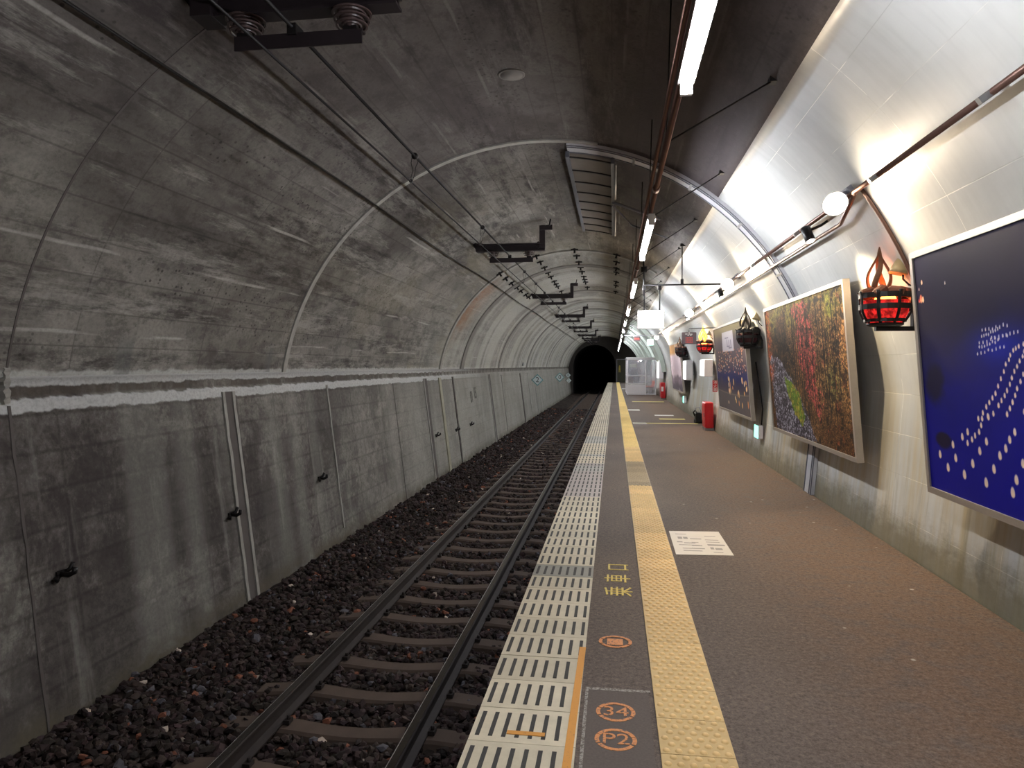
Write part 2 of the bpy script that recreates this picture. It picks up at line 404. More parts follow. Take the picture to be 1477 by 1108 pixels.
M['print_grey'] = plain('grey_print', lin(130, 123, 116), 0.6, var=0.2, scale=40)
M['teal'] = plain('teal_reflective', lin(96, 150, 152), 0.4, var=0.08)
M['pale_reflect'] = plain('pale_reflective', lin(206, 218, 218), 0.4, var=0.05)
M['black'] = plain('flat_black', lin(18, 18, 18), 0.6)
M['stencil'] = plain('stencil_paint', lin(62, 58, 52), 0.85, var=0.3, scale=30)
M['patch'] = plain('newer_asphalt_patch', lin(90, 80, 74), 0.85, var=0.35, scale=90)
M['chalk'] = paint_mark('scuffed_edge', lin(150, 144, 136), 0.5)
M['rib'] = plain('pale_green_ribbed_lining', lin(176, 186, 176), 0.5, 0.1, var=0.15, scale=1.5)
M['sign_grey'] = plain('grey_sign_face', lin(112, 96, 98), 0.5, var=0.05)
M['sign_pink'] = plain('pink_red_print', lin(214, 92, 84), 0.5, var=0.05)

# ------------------------------------------------------------------ the tunnel
CX, CZ, R = -0.96, 0.94, 3.56
Y0, Y1 = -9.0, 71.0
A_BND = math.radians(39.0)               # edge of the white paint on the right haunch
def ap(a, r=R): return (CX + r * math.sin(a), CZ + r * math.cos(a))
A_L = -(PI / 2 + math.asin(-0.0) ) + math.asin((1.52 - CZ) / R)   # left springing at z = 1.52
A_R = PI / 2 - math.asin((1.34 - CZ) / R)
def shell(name, prof, mat, thick=0.25, cen=None, y0=Y0, y1=Y1):
    """lining profile (x,z) swept along Y, given a real thickness outwards; UV in metres"""
    mb = MB(); n = len(prof); ys = np.linspace(y0, y1, 41); uvs = []
    s = [0.0]
    for i in range(1, n): s.append(s[-1] + math.dist(prof[i], prof[i - 1]))
    c = cen or (CX, CZ)
    outp = []
    for x, z in prof:
        d = Vector((x - c[0], z - c[1])).normalized(); outp.append((x + d.x * thick, z + d.y * thick))
    for ring, off in ((prof, 0), (outp, 0)):
        for y in ys:
            for i, (x, z) in enumerate(ring): mb.v.append((x, y, z)); uvs.append((y, s[i]))
    K = len(ys) * n
    for j in range(len(ys) - 1):
        for i in range(n - 1):
            a = j * n + i; mb.f.append((a, a + n, a + n + 1, a + 1)); mb.mi.append(0); mb.sm.append(True)
            b = K + a; mb.f.append((b, b + 1, b + n + 1, b + n)); mb.mi.append(0); mb.sm.append(True)
        for i in (0, n - 1):
            a = j * n + i; mb.f.append((a, a + n, K + a + n, K + a)); mb.mi.append(0); mb.sm.append(False)
    for j in (0, len(ys) - 1):
        for i in range(n - 1):
            a = j * n + i; mb.f.append((a, a + 1, K + a + 1, K + a)); mb.mi.append(0); mb.sm.append(False)
    mb.uv = uvs
    return tag(mb.build(name, mat), kind='structure')
lowprof = [(-4.165, -1.36), (-4.49, 1.30), (-4.50, 1.34), (-4.535, 1.37), (-4.535, 1.50), (-4.47, 1.52)]
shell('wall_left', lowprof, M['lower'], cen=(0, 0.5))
na = 64
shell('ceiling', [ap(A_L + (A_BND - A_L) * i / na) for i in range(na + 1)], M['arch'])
rp = [ap(A_BND + (A_R - A_BND) * i / 24) for i in range(25)] + [(2.52, 0.6), (2.46, 0.0), (2.45, -0.08)]
shell('wall_right', rp, M['paint'], cen=(0, 1.0))

def arc_band(name, y0, y1, a0, a1, r_in, r_out, mat, n=48, struct=True, parent=None, foot=None):
    mb = MB(); vs = []
    pts = [(ap(a0 + (a1 - a0) * i / n, r_in), ap(a0 + (a1 - a0) * i / n, r_out)) for i in range(n + 1)]
    if foot: pts += foot
    for p, q in pts: vs += [(p[0], y0, p[1]), (p[0], y1, p[1]), (q[0], y1, q[1]), (q[0], y0, q[1])]
    fs = []
    for i in range(len(pts) - 1):
        for k in range(4):
            fs.append((i * 4 + k, i * 4 + (k + 1) % 4, i * 4 + 4 + (k + 1) % 4, i * 4 + 4 + k))
    fs += [(0, 1, 2, 3), tuple(len(vs) - 4 + k for k in (3, 2, 1, 0))]
    mb.add(vs, fs)
    o = mb.build(name, mat, parent)
    if struct: tag(o, kind='structure')
    return o
# cast joints of the lining: slim raised rings
arc_band('trim_1', 4.67, 4.69, A_L, math.radians(-25), R - 0.004, R + 0.02, M['groove'])
arc_band('trim_2', 9.10, 9.20, A_L, math.radians(12), R - 0.02, R + 0.02, M['caulk'])
arc_band('trim_3', 17.80, 17.95, A_L, math.radians(34), R - 0.035, R + 0.02, M['caulk'])
arc_band('trim_4', 20.35, 20.75, A_L, math.radians(38), R - 0.03, R + 0.02, M['plain_conc'])
arc_band('trim_5', 27.2, 27.5, A_L, math.radians(38), R - 0.02, R + 0.02, M['plain_conc'])
arc_band('trim_6', 36.0, 36.4, A_L, math.radians(38), R - 0.02, R + 0.02, M['plain_conc'])
arc_band('trim_7', 47.0, 47.5, A_L, math.radians(38), R - 0.02, R + 0.02, M['caulk'])
arc_band('trim_8', 58.0, 58.6, A_L, math.radians(38), R - 0.02, R + 0.02, M['plain_conc'])
# pale ribbed lining over the far right of the platform: broad raised bands with dark recesses between
mb = MB(); m_ = 20; ys = []; ds = []
y = 36.0
while y < 66:
    for dy, d in ((0, .02), (0.05, .02), (0.12, .22), (0.6, .27), (1.7, .27), (2.2, .22), (2.27, .02)): ys.append(y + dy); ds.append(d)
    y += 3.4
vs = []
for y, d in zip(ys, ds):
    for i in range(m_ + 1):
        x, z = ap(math.radians(32) + (math.radians(84) - math.radians(32)) * i / m_, R - d); vs.append((x, y, z))
for j in range(len(ys) - 1):
    rec = 1 if (ds[j] < .1 and ds[j + 1] < .1) else 0
    b0 = len(mb.v)
    mb.add([vs[j * (m_ + 1) + i] for i in range(m_ + 1)] + [vs[(j + 1) * (m_ + 1) + i] for i in range(m_ + 1)], [(i, i + 1, m_ + 2 + i, m_ + 1 + i) for i in range(m_)], rec)
tag(mb.build('trim_9', [M['rib'], M['dark_conc']]), kind='structure')

# head wall where the bore narrows to a single track, and the dark bore behind it
oc = (-1.95, 1.62); orad = 2.08
mb = MB()
op = [(oc[0] - orad, -1.36)] + [(oc[0] - orad * math.cos(PI * i / 24), oc[1] + orad * math.sin(PI * i / 24)) for i in range(25)] + [(oc[0] + orad, -1.36)]
out = [(-4.9, -1.36)] + [ (CX - 3.9 * math.cos(PI * i / 24), CZ + 3.9 * math.sin(PI * i / 24)) for i in range(25)] + [(2.9, -1.36)]
n = len(op); vs = []
for y in (Y1 - 0.3, Y1): 
    vs += [(x, y, z) for x, z in op] + [(x, y, z) for x, z in out]
fs = []
for i in range(n - 1):
    fs.append((i, i + 1, n + i + 1, n + i)); fs.append((2 * n + i, 3 * n + i, 3 * n + i + 1, 2 * n + i + 1))
    fs.append((i, 2 * n + i, 2 * n + i + 1, i + 1))
mb.add(vs, fs)
tag(mb.build('wall_end', M['dark_conc']), kind='structure')
mb = MB(); vs = []
for y in (Y1 - 0.05, 105, 140): 
    k = (y - Y1) ** 2 * 0.0006
    vs += [(x - k, y, z) for x, z in op]
fs = [(j * n + i, (j + 1) * n + i, (j + 1) * n + i + 1, j * n + i + 1) for j in range(2) for i in range(n - 1)] + [tuple(2 * n + i for i in range(n))]
mb.add(vs, fs)
tag(mb.build('wall_bore', M['black_tunnel']), kind='structure')

# platform deck
mb = MB(); mb.box((0.93, (Y0 + 70.7) / 2, -0.08), (3.02, 70.7 - Y0, 0.16)); mb.box((1.15, (Y0 + 70.7) / 2, -0.75), (2.56, 70.7 - Y0, 1.2))
tag(mb.build('floor', M['asphalt']), kind='structure')
mb = MB(); mb.box((-2.1, (Y0 + 70.9) / 2, -1.33), (4.3, 70.9 - Y0, 0.2)); mb.box((-4.0, 106, -1.33), (9.0, 70.2, 0.2))
tag(mb.build('ground', M['black_tunnel']), kind='structure')

# ------------------------------------------------------------------ ballast (stuff)
def rocks():
    ph = (1 + 5 ** 0.5) / 2
    iv = np.array([(-1, ph, 0), (1, ph, 0), (-1, -ph, 0), (1, -ph, 0), (0, -1, ph), (0, 1, ph), (0, -1, -ph), (0, 1, -ph), (ph, 0, -1), (ph, 0, 1), (-ph, 0, -1), (-ph, 0, 1)]) / math.hypot(1, ph)
    fc = np.array([(0, 11, 5), (0, 5, 1), (0, 1, 7), (0, 7, 10), (0, 10, 11), (1, 5, 9), (5, 11, 4), (11, 10, 2), (10, 7, 6), (7, 1, 8), (3, 9, 4), (3, 4, 2), (3, 2, 6), (3, 6, 8), (3, 8, 9), (4, 9, 5), (2, 4, 11), (6, 2, 10), (8, 6, 7), (9, 8, 1)])
    segs = [(1.2, 7, 620, 0.034), (7, 14, 480, 0.036), (14, 26, 260, 0.045), (26, 45, 120, 0.065)]
    V = []; F = []; T = []; b = 0
    for ya, yb, dens, rad in segs:
        N = int((yb - ya) * 3.55 * dens)
        x = RNG.uniform(-4.12, -0.64, N); y = RNG.uniform(ya, yb, N)
        # lower between sleepers, heaped towards the wall
        z = -1.165 + 0.05 * np.clip((-3.1 - x), 0, 1) + RNG.uniform(-0.02, 0.03, N)
        ph_ = (y / 0.59) % 1.0
        on = (np.abs(ph_ - 0.5) < 0.20) & (x > -3.0) & (x < -0.92)
        z = np.where(on, -1.20, z)
        edge = on & ((x < -2.75) | (x > -1.2)); z = np.where(edge, z + RNG.uniform(0, 0.08, N), z)
        sz = rad * RNG.uniform(0.6, 1.35, N)
        vv = iv[None] * RNG.uniform(0.5, 1.3, (N, 12, 1)) * (sz[:, None] * RNG.uniform(0.7, 1.25, (N, 3)))[:, None, :]
        a = RNG.uniform(0, 2 * PI, N); ca, sa = np.cos(a)[:, None], np.sin(a)[:, None]
        vx = vv[..., 0] * ca - vv[..., 1] * sa; vy = vv[..., 0] * sa + vv[..., 1] * ca
        vv = np.stack([vx + x[:, None], vy + y[:, None], vv[..., 2] * 0.8 + z[:, None]], -1)
        V.append(vv.reshape(-1, 3)); F.append((fc[None] + 12 * np.arange(N)[:, None, None]).reshape(-1, 3) + b); b += N * 12
        base = np.array(lin(64, 54, 52))[None] * RNG.uniform(0.35, 1.5, (N, 1)) * RNG.uniform(0.9, 1.1, (N, 3))
        r = RNG.uniform(0, 1, N)
        base[r < 0.018] = np.array(lin(136, 88, 70)); base[(r > 0.05) & (r < 0.085)] = np.array(lin(96, 94, 100)); base[(r > 0.09) & (r < 0.095)] = np.array(lin(206, 190, 176))
        T.append(np.repeat(base, 12, 0))
    # bed sheet under the stones
    xs = np.linspace(-4.175, -0.6, 30); ysn = np.linspace(-8, 70.6, 500); gx, gy = np.meshgrid(xs, ysn)
    gz = -1.185 + 0.05 * np.clip(-3.1 - gx, 0, 1) + RNG.uniform(-0.02, 0.02, gx.shape)
    bed = np.stack([gx, gy, gz], -1).reshape(-1, 3); nx = 30
    bf = [(j * nx + i, j * nx + i + 1, (j + 1) * nx + i + 1, (j + 1) * nx + i) for j in range(499) for i in range(nx - 1)]
    V = np.concatenate(V); F = np.concatenate(F); T = np.concatenate(T)
    nb = len(V); V = np.concatenate([V, bed]); T = np.concatenate([T, np.tile(np.array(lin(52, 43, 39)), (len(bed), 1)) * RNG.uniform(0.5, 1.5, (len(bed), 1))])
    me = bpy.data.meshes.new('ballast'); me.vertices.add(len(V)); me.vertices.foreach_set('co', V.astype(np.float32).ravel())
    bfa = np.array(bf) + nb
    loops = np.concatenate([F.ravel(), bfa.ravel()]).astype(np.int32)
    me.loops.add(len(loops)); me.loops.foreach_set('vertex_index', loops)
    starts = np.concatenate([np.arange(len(F)) * 3, len(F) * 3 + np.arange(len(bfa)) * 4]).astype(np.int32)
    me.polygons.add(len(starts)); me.polygons.foreach_set('loop_start', starts)
    me.update(calc_edges=True); me.validate(); me.polygons.foreach_set('use_smooth', np.zeros(len(me.polygons), dtype=bool))
    at = me.attributes.new('tint', 'FLOAT_COLOR', 'POINT')
    at.data.foreach_set('color', np.concatenate([T, np.ones((len(T), 1))], 1).astype(np.float32).ravel())
    me.materials.append(M['stone'])
    o = bpy.data.objects.new('ballast', me); COL.objects.link(o)
    return tag(o, 'dark brown ballast stones filling the track bed beside the platform', 'gravel', kind='stuff')
rocks()

# ------------------------------------------------------------------ track
TX = -1.96; TZ = -0.95
def rail(x, label):
    h = 0.150; z0 = TZ - h
    pr = [(-.062, 0), (.062, 0), (.062, .012), (.012, .032), (.010, .10), (.031, .112), (.033, .140), (.026, .149), (-.026, .149), (-.033, .140), (-.031, .112), (-.010, .10), (-.012, .032), (-.062, .012)]
    root = empty('rail', (x, 0, 0), label, 'rail', 'running rails')
    MB().prism([(p[0], p[1] + z0) for p in pr], -6, 98).build('rail_web', M['rail_side'], root)
    MB().box((0.0, 46, TZ + 0.0002), (0.050, 104, 0.0024)).build('running_surface', M['rail_polish'], root)['label'] = 'polished steel running surface'
    MB().box((-0.0285, 46, TZ - 0.003), (0.006, 104, 0.006)).build('edge_glint', M['rail_glint'], root)['label'] = 'bright strip painted as a glint on the rail head edge'  # thin bright strip standing in for the lit wall's reflection
rail(TX - 0.56, 'rusty steel running rail nearer to the concrete tunnel wall')
rail(TX + 0.56, 'rusty steel running rail nearer to the platform edge')
def sleeper():
    root = empty('sleeper', (TX, 0, 0), 'dusty concrete railway sleeper half buried in the ballast under the rails', 'sleeper', 'concrete sleepers under the rails')
    mb = MB(); n = 20; vs = []
    for i in range(n + 1):
        x = -1.0 + 2.0 * i / n
        top = -1.106 - 0.032 * max(0, math.cos(min(1, abs(x) / 0.46) * PI / 2)) - 0.025 * max(0, (abs(x) - 0.72) / 0.28)
        w = 0.105 - 0.012 * max(0, math.cos(min(1, abs(x) / 0.5) * PI / 2))
        vs += [(x, -w - 0.02, -1.27), (x, -w, top - 0.02), (x, -w + 0.02, top), (x, w - 0.02, top), (x, w, top - 0.02), (x, w + 0.02, -1.27)]
    fs = [(i * 6 + k, i * 6 + 6 + k, i * 6 + 6 + (k + 1) % 6, i * 6 + (k + 1) % 6) for i in range(n) for k in range(6)]
    fs += [tuple(range(6)), tuple(n * 6 + k for k in reversed(range(6)))]
    mb.add(vs, fs); mb.build('sleeper_body', M['sleeper'], root)
    for sx in (-0.56, 0.56):
        for d in (-1, 1):
            c = MB(); c.box((sx + d * 0.085, 0, -1.085), (0.05, 0.07, 0.03)); c.tube([(sx + d * 0.09, 0, -1.08), (sx + d * 0.09, 0, -1.04)], 0.014, 6)
            c.build('rail_clip', M['rail_side'], root)
    return root
sp = sleeper(); lite = None
for k in range(2, 118):
    y = 0.59 * (k + 0.5)
    if k == 2: o = sp
    elif y < 22: o = copy_tree(sp)
    else:
        o = sp.copy(); COL.objects.link(o)
        b = [c for c in sp.children if c.name.startswith('sleeper_body')][0].copy(); COL.objects.link(b); b.parent = o
    o.location = (TX, y, 0)

# ------------------------------------------------------------------ platform surface
def per_face_tint(o, cols):
    me = o.data; at = me.attributes.new('tint', 'FLOAT_COLOR', 'CORNER')
    tot = np.empty(len(me.polygons), dtype=np.int32); me.polygons.foreach_get('loop_total', tot)
    c = np.repeat(np.array(cols, dtype=np.float32), tot, 0)
    at.data.foreach_set('color', np.concatenate([c, np.ones((len(c), 1), np.float32)], 1).ravel())
TL = 0.30; TY0 = 2.623 - 9 * 0.30 - 0.0; NT = 236
root = empty('edge_tile_strip', (0, 0, 0), 'cream ribbed tile strip along the platform edge beside the track', 'tile strip')
mb = MB(); cols = []; slots = MB()
for k in range(NT):
    y0 = TY0 + k * TL; y1 = y0 + TL
    if y1 > 70.4: break
    yc = (y0 + y1) / 2
    c = np.array(lin(204, 193, 168)) * random.uniform(0.84, 1.06)
    if 8.6 < yc < 11.5: c = np.array(lin(170, 160, 154)) * random.uniform(0.92, 1.05)
    if 5.3 < yc < 5.6: c = np.array(lin(140, 138, 128))
    if 10.6 < yc < 16 and random.random() < 0.4: c = np.array(lin(170, 168, 160))
    z = 0.012 + random.uniform(-.001, .001)
    b = len(mb.f); mb.box((-0.383, yc, z / 2 - 0.02), (0.457, TL - 0.004, z + 0.04)); cols += [c] * 6
    for j in range(8):
        x = -0.612 + 0.457 * (j + 0.55) / 8
        if yc < 22:
            slots.box((x, yc, z + 0.0002), (0.019, 0.212, 0.0016))
            for q in (-1, 0, 1): slots.box((x + q * 0.0068, yc, z + 0.0008), (0.0045, 0.20, 0.0022))
        else: slots.box((x, yc, z + 0.0006), (0.017, 0.20, 0.002))
o = mb.build('tiles', M['tile'], root); per_face_tint(o, cols)
slots.build('dark_ribs', M['slot'], root)['label'] = 'dark rubber ribs'
tag(root)
root = empty('tactile_strip', (0, 0, 0), 'yellow studded tactile paving strip along the platform', 'tactile paving')
mb = MB(); cols = []; dm = MB(); dcols = []
TY1 = 2.930 - 9 * 0.30
for k in range(NT):
    y0 = TY1 + k * TL; y1 = y0 + TL
    if y1 > 70.4: break
    yc = (y0 + y1) / 2
    c = np.array(lin(208, 176, 120)) * random.uniform(0.90, 1.07)
    if 9.5 < yc < 11.9: c = np.array(lin(148, 132, 104)) * random.uniform(0.82, 1.12)
    if yc > 14: c = np.array(lin(216, 188, 120)) * random.uniform(0.95, 1.05)
    mb.box((0.344, yc, -0.012), (0.299, TL - 0.004, 0.048)); cols += [c] * 6
    nn = 10 if yc < 6 else (7 if yc < 14 else 5)
    for r_ in range(6):
        for q in range(5 if r_ % 2 else 6):
            x = 0.344 - 0.125 + 0.05 * q + (0.025 if r_ % 2 else 0); y = y0 + 0.025 + 0.05 * r_
            vs = []; fs = []
            for (rr, hh) in ((0.0165, 0.012), (0.0125, 0.0172), (0.006, 0.0188)):
                vs += [(x + rr * math.cos(2 * PI * i / nn), y + rr * math.sin(2 * PI * i / nn), hh) for i in range(nn)]
            for lv in range(2):
                fs += [(lv * nn + i, lv * nn + (i + 1) % nn, lv * nn + nn + (i + 1) % nn, lv * nn + nn + i) for i in range(nn)]
            fs.append(tuple(2 * nn + i for i in range(nn)))
            dm.add(vs, fs, 0, True); dcols += [c * 1.28] * len(fs)  # studs tinted lighter than their tiles to carry a painted highlight
o = mb.build('tiles', M['tile'], root); per_face_tint(o, cols)
o = dm.build('studs', M['tile'], root); per_face_tint(o, dcols); o['kind'] = 'stuff'; o['label'] = 'raised round studs'

def flat(mb, poly, z=0.0034, m=0, h=0.0024):
    n = len(poly); vs = [(x, y, z - h) for x, y in poly] + [(x, y, z) for x, y in poly]
    mb.add(vs, [tuple(range(n, 2 * n))] + [(i, (i + 1) % n, n + (i + 1) % n, n + i) for i in range(n)], m)
def rectp(x0, x1, y0, y1): return [(x0, y0), (x1, y0), (x1, y1), (x0, y1)]
ROT = Matrix.Rotation(PI / 2, 4, 'Z')
def ground_text(mb, body, size, x, y, rot, m=0, sx=1.0):
    add_text(mb, body, size, Matrix.Translation((x, y, 0.0028)) @ (ROT if rot else Matrix.Identity(4)), m, 0.002, sx)
mb = MB()
ground_text(mb, '口', 0.20, 0.045, 5.66, True); ground_text(mb, '車', 0.21, 0.045, 5.36, True); ground_text(mb, '乗', 0.22, 0.05, 5.05, True)
tag(mb.build('boarding_marking', M['yellow_mark']), 'yellow painted boarding characters on the asphalt between the two tile strips', 'floor marking')
def oval(y, body, label, fill=False, rx=0.085):
    mb = MB()
    for a0, a1 in ((0.35, 0.95 * PI / 1 - 0.3), (PI - 0.42, PI + 0.42), (PI + 0.55, 2 * PI - 0.55), (-0.42, 0.30)):
        n = 10; pi_ = [(rx * 0.84 * math.cos(a0 + (a1 - a0) * i / n), 0.085 * 0.84 * math.sin(a0 + (a1 - a0) * i / n)) for i in range(n + 1)]
        po = [(rx * 1.06 * math.cos(a0 + (a1 - a0) * i / n), 0.085 * 1.06 * math.sin(a0 + (a1 - a0) * i / n)) for i in range(n + 1)]
        for i in range(n): flat(mb, [(p[0] + 0.012, p[1] + y) for p in (pi_[i], po[i], po[i + 1], pi_[i + 1])])
    if fill: flat(mb, rectp(-0.035, 0.055, y - 0.05, y + 0.04))
    else: ground_text(mb, body, 0.125, 0.012, y, False)
    tag(mb.build('circle_marking', M['orange_mark']), label, 'floor marking', 'orange circle markings on the asphalt')
oval(3.03, 'P2', 'orange circle marking with P2 nearest the camera on the asphalt')
oval(3.275, '34', 'orange circle marking with 34 just beyond the one with P2')
oval(4.12, '', 'worn orange circle marking filled with solid orange, apart from the other two', True, 0.09)
mb = MB(); flat(mb, [(-0.205, 2.2), (-0.17, 2.2), (-0.152, 3.98), (-0.187, 3.98)], 0.016, h=0.004)
tag(mb.build('edge_line_marking', M['orange_line']), 'long orange painted line along the inner side of the cream edge tiles', 'floor marking')
mb = MB(); flat(mb, rectp(-0.455, -0.29, 2.99, 3.02), 0.0145, h=0.003)
tag(mb.build('dash_marking', M['orange_line']), 'short orange dash painted across the cream edge tiles', 'floor marking')
mb = MB(); flat(mb, rectp(-0.13, 0.17, 2.4, 3.50), 0.0016); 
tag(mb.build('asphalt_patch', M['patch']), 'square newer asphalt patch under the two orange circles', 'asphalt patch')
mb = MB()
flat(mb, rectp(-0.135, 0.18, 3.49, 3.515), 0.0022); flat(mb, rectp(-0.135, -0.12, 2.4, 3.49), 0.0022)
mb.build('chalky_edge', M['chalk'], bpy.data.objects['asphalt_patch'])
# floor notice sheet
root = empty('floor_notice', (0, 0, 0), 'white notice sheet stuck to the brown platform floor', 'notice')
mb = MB(); flat(mb, [(0.525, 6.12), (1.005, 6.15), (1.0, 7.02), (0.53, 6.98)], 0.003); mb.build('sheet', M['paper'], root)
mb = MB()
for (x, y, w, h) in [(0.58, 6.86, .10, .02), (0.59, 6.68, .04, .08), (0.64, 6.68, .04, .08), (0.70, 6.68, .10, .03), (0.57, 6.55, .05, .03), (0.63, 6.52, .10, .03), (0.70, 6.55, .06, .02), (0.58, 6.45, .18, .02), (0.69, 6.43, .09, .03), (0.60, 6.33, .08, .02), (0.68, 6.33, .11, .03), (0.60, 6.25, .16, .025),
    (0.84, 6.80, .10, .02), (0.83, 6.66, .12, .02), (0.83, 6.58, .12, .02), (0.83, 6.46, .15, .05), (0.84, 6.33, .03, .07), (0.88, 6.32, .06, .06), (0.85, 6.22, .08, .02)]:
    flat(mb, rectp(x, x + w, y, y + h), 0.0035)
mb.build('print', M['print_grey'], root)['label'] = 'faint grey printed lines'
# far painted lines
for (nm, x0, x1, y0, y1, mat, lab) in [
    ('line_marking', 0.52, 2.30, 20.05, 20.28, 'pale_yellow', 'long yellow line painted across the platform towards the red cabinet'),
    ('line_marking', 0.52, 0.90, 19.85, 20.35, 'white_mark', 'white block at the track end of the long yellow line'),
    ('line_marking', 1.35, 2.1, 21.6, 22.0, 'pale_yellow', 'short pale line just beyond the long yellow line'),
    ('line_marking', 1.30, 1.9, 23.2, 23.6, 'white_mark', 'thin white line, second beyond the long yellow line'),
    ('line_marking', 0.50, 0.92, 25.8, 26.5, 'white_mark', 'short white bar beside the yellow studded strip'),
    ('line_marking', 0.80, 2.2, 32.0, 32.5, 'pale_yellow', 'faint yellow line before the glass shelter'),
    ('line_marking', 0.52, 1.0, 50.0, 50.8, 'white_mark', 'thin white line beyond the glass shelter')]:
    mb = MB(); flat(mb, rectp(x0, x1, y0, y1), 0.003); tag(mb.build(nm, M[mat]), lab, 'floor marking')

# ------------------------------------------------------------------ drains, hooks and signs on the track-side wall
def lw(y, z, off=0.0):
    """point on the lower track-side wall, off metres in front of it"""
    x = -4.165 - (z + 1.36) * (0.325 / 2.66)
    return Vector((x + off, y, z))
def drain(y0, y1, z0, z1, mats, label, w=0.03, depth=0.02, slope=0.0):
    """two raised mortar edges with a groove between them"""
    root = empty('drain_channel', lw(y0, 0), label, 'drain channel', 'drain channels on the track side wall'); o0 = lw(y0, 0)
    wd = y1 - y0
    def strip(name, ya, yb, d, mat):
        mb = MB(); n = 14; vs = []; random.seed(int(ya * 1000))
        for i in range(n + 1):
            z = z0 + (z1 - z0) * i / n; j = random.uniform(-.008, .008); dy = slope * (z1 - z)
            for (yy, dd) in ((ya + j + dy, 0.0005), (ya + j + dy, d), (yb + j + dy, d), (yb + j + dy, 0.0005)):
                p = lw(yy + random.uniform(-.005, .005), z, dd) - o0; vs.append(p)
        fs = [(i * 4 + k, i * 4 + k + 1, i * 4 + 5 + k, i * 4 + 4 + k) for i in range(n) for k in range(3)] + [(0, 1, 2, 3), tuple(n * 4 + k for k in (3, 2, 1, 0))]
        mb.add(vs, fs, 0, False); mb.build(name, mat, root)
    strip('channel_edge', y0, y0 + w, depth, M[mats[0]])
    if mats[1]: strip('channel_groove', y0 + w, y1 - w, 0.004, M[mats[1]])
    if mats[2]: strip('channel_edge', y1 - w, y1, depth * 0.8, M[mats[2]])
drain(7.62, 7.90, -1.2, 1.30, ('caulk', 'groove', 'caulk'), 'pale double edged drain channel nearest the camera on the tunnel wall', 0.055)
drain(10.62, 10.74, -0.95, 1.30, ('caulk', 'groove', None), 'single pale drain edge, second from the camera', 0.04, 0.016)
drain(16.35, 16.75, -1.2, 1.30, ('caulk', 'groove', None), 'pale edge with dark groove before the yellowish channel', 0.07, 0.02)
drain(17.80, 18.10, -1.2, 1.30, ('caulk_y', None, None), 'yellowish mortar channel below the stepped lining joint', 0.22, 0.03)
drain(19.35, 19.55, -1.2, 1.30, ('groove', 'groove', 'caulk'), 'thin channel just beyond the yellowish one', 0.05)
drain(25.1, 25.6, -1.2, 1.30, ('caulk', 'groove', None), 'dark grooved channel beyond the stencilled characters', 0.08)
drain(28.0, 28.3, -1.2, 1.25, ('caulk', None, None), 'thin pale channel midway to the first diamond marker', 0.07)
drain(33.6, 34.1, -1.2, 1.25, ('groove', 'groove', 'caulk'), 'dark channel below the small black plate', 0.12)
drain(36.6, 36.9, -1.2, 1.25, ('caulk', None, None), 'pale channel just before the diamond marker with a 2', 0.12)
drain(39.6, 40.0, -1.2, 1.2, ('caulk', None, None), 'pale channel beside the diamond marker with a 2', 0.14)
drain(4.70, 4.78, -1.2, 1.30, ('groove', None, None), 'narrow dark vertical joint channel at the near end of the tunnel wall', 0.025, 0.006)
drain(14.0, 14.1, -1.2, 1.25, ('groove', None, None), 'narrow dark vertical seam halfway along the wall', 0.03, 0.006)
mb = MB()
rr = random.Random(3); prof = []
for i in range(13):
    z = 1.32 + 0.28 * i / 12; prof.append((z, 0.026 + rr.uniform(-.009, .009)))
vs = []
for z, w in prof: vs += [(-4.56, 4.68 - w, z), (-4.46 + rr.uniform(-.01, .012), 4.68 - w, z), (-4.46 + rr.uniform(-.01, .012), 4.68 + w, z), (-4.56, 4.68 + w, z)]
mb.add(vs, [(i * 4 + k, i * 4 + k + 1, i * 4 + 5 + k, i * 4 + 4 + k) for i in range(12) for k in range(3)])
tag(mb.build('mortar_patch', M['caulk']), 'white mortar patch over the ledge at the near end of the tunnel wall', 'mortar patch')
def wall_hook(y, z, label):
    root = empty('cable_hook', lw(y, z), label, 'hook', 'black cable hooks on the tunnel wall')
    mb = MB(); mb.box((0.0, 0, 0), (0.03, 0.09, 0.05)); mb.build('wall_mount', M['iron'], root)
    mb = MB()
    mb.tube([(0.01, 0, 0), (0.07, 0.01, -0.01), (0.11, 0.02, 0.01), (0.11, 0.03, 0.05)], 0.022, 6)
    mb.tube([(0.01, 0.03, 0), (0.03, 0.07, 0.02), (0.05, 0.08, 0.07)], 0.017, 6); mb.tube([(0.01, -0.03, -.01), (0.05, -0.09, -0.03), (0.06, -0.11, 0.0)], 0.018, 6)
    mb.build('hook_arm', M['iron'], root)
for i, y in enumerate((5.0, 7.5, 9.97, 16.9, 19.06, 21.05)):
    wall_hook(y, (-0.04, -0.09, -0.06, -0.09, -0.15, -0.16)[i], ['black cable hook nearest the camera on the dark wall', 'black cable hook beside the nearest double drain channel', 'black cable hook just before the second drain edge', 'black cable hook beside the yellowish channel', 'black cable hook right beyond the yellowish channel', 'black cable hook under the stencilled characters'][i])
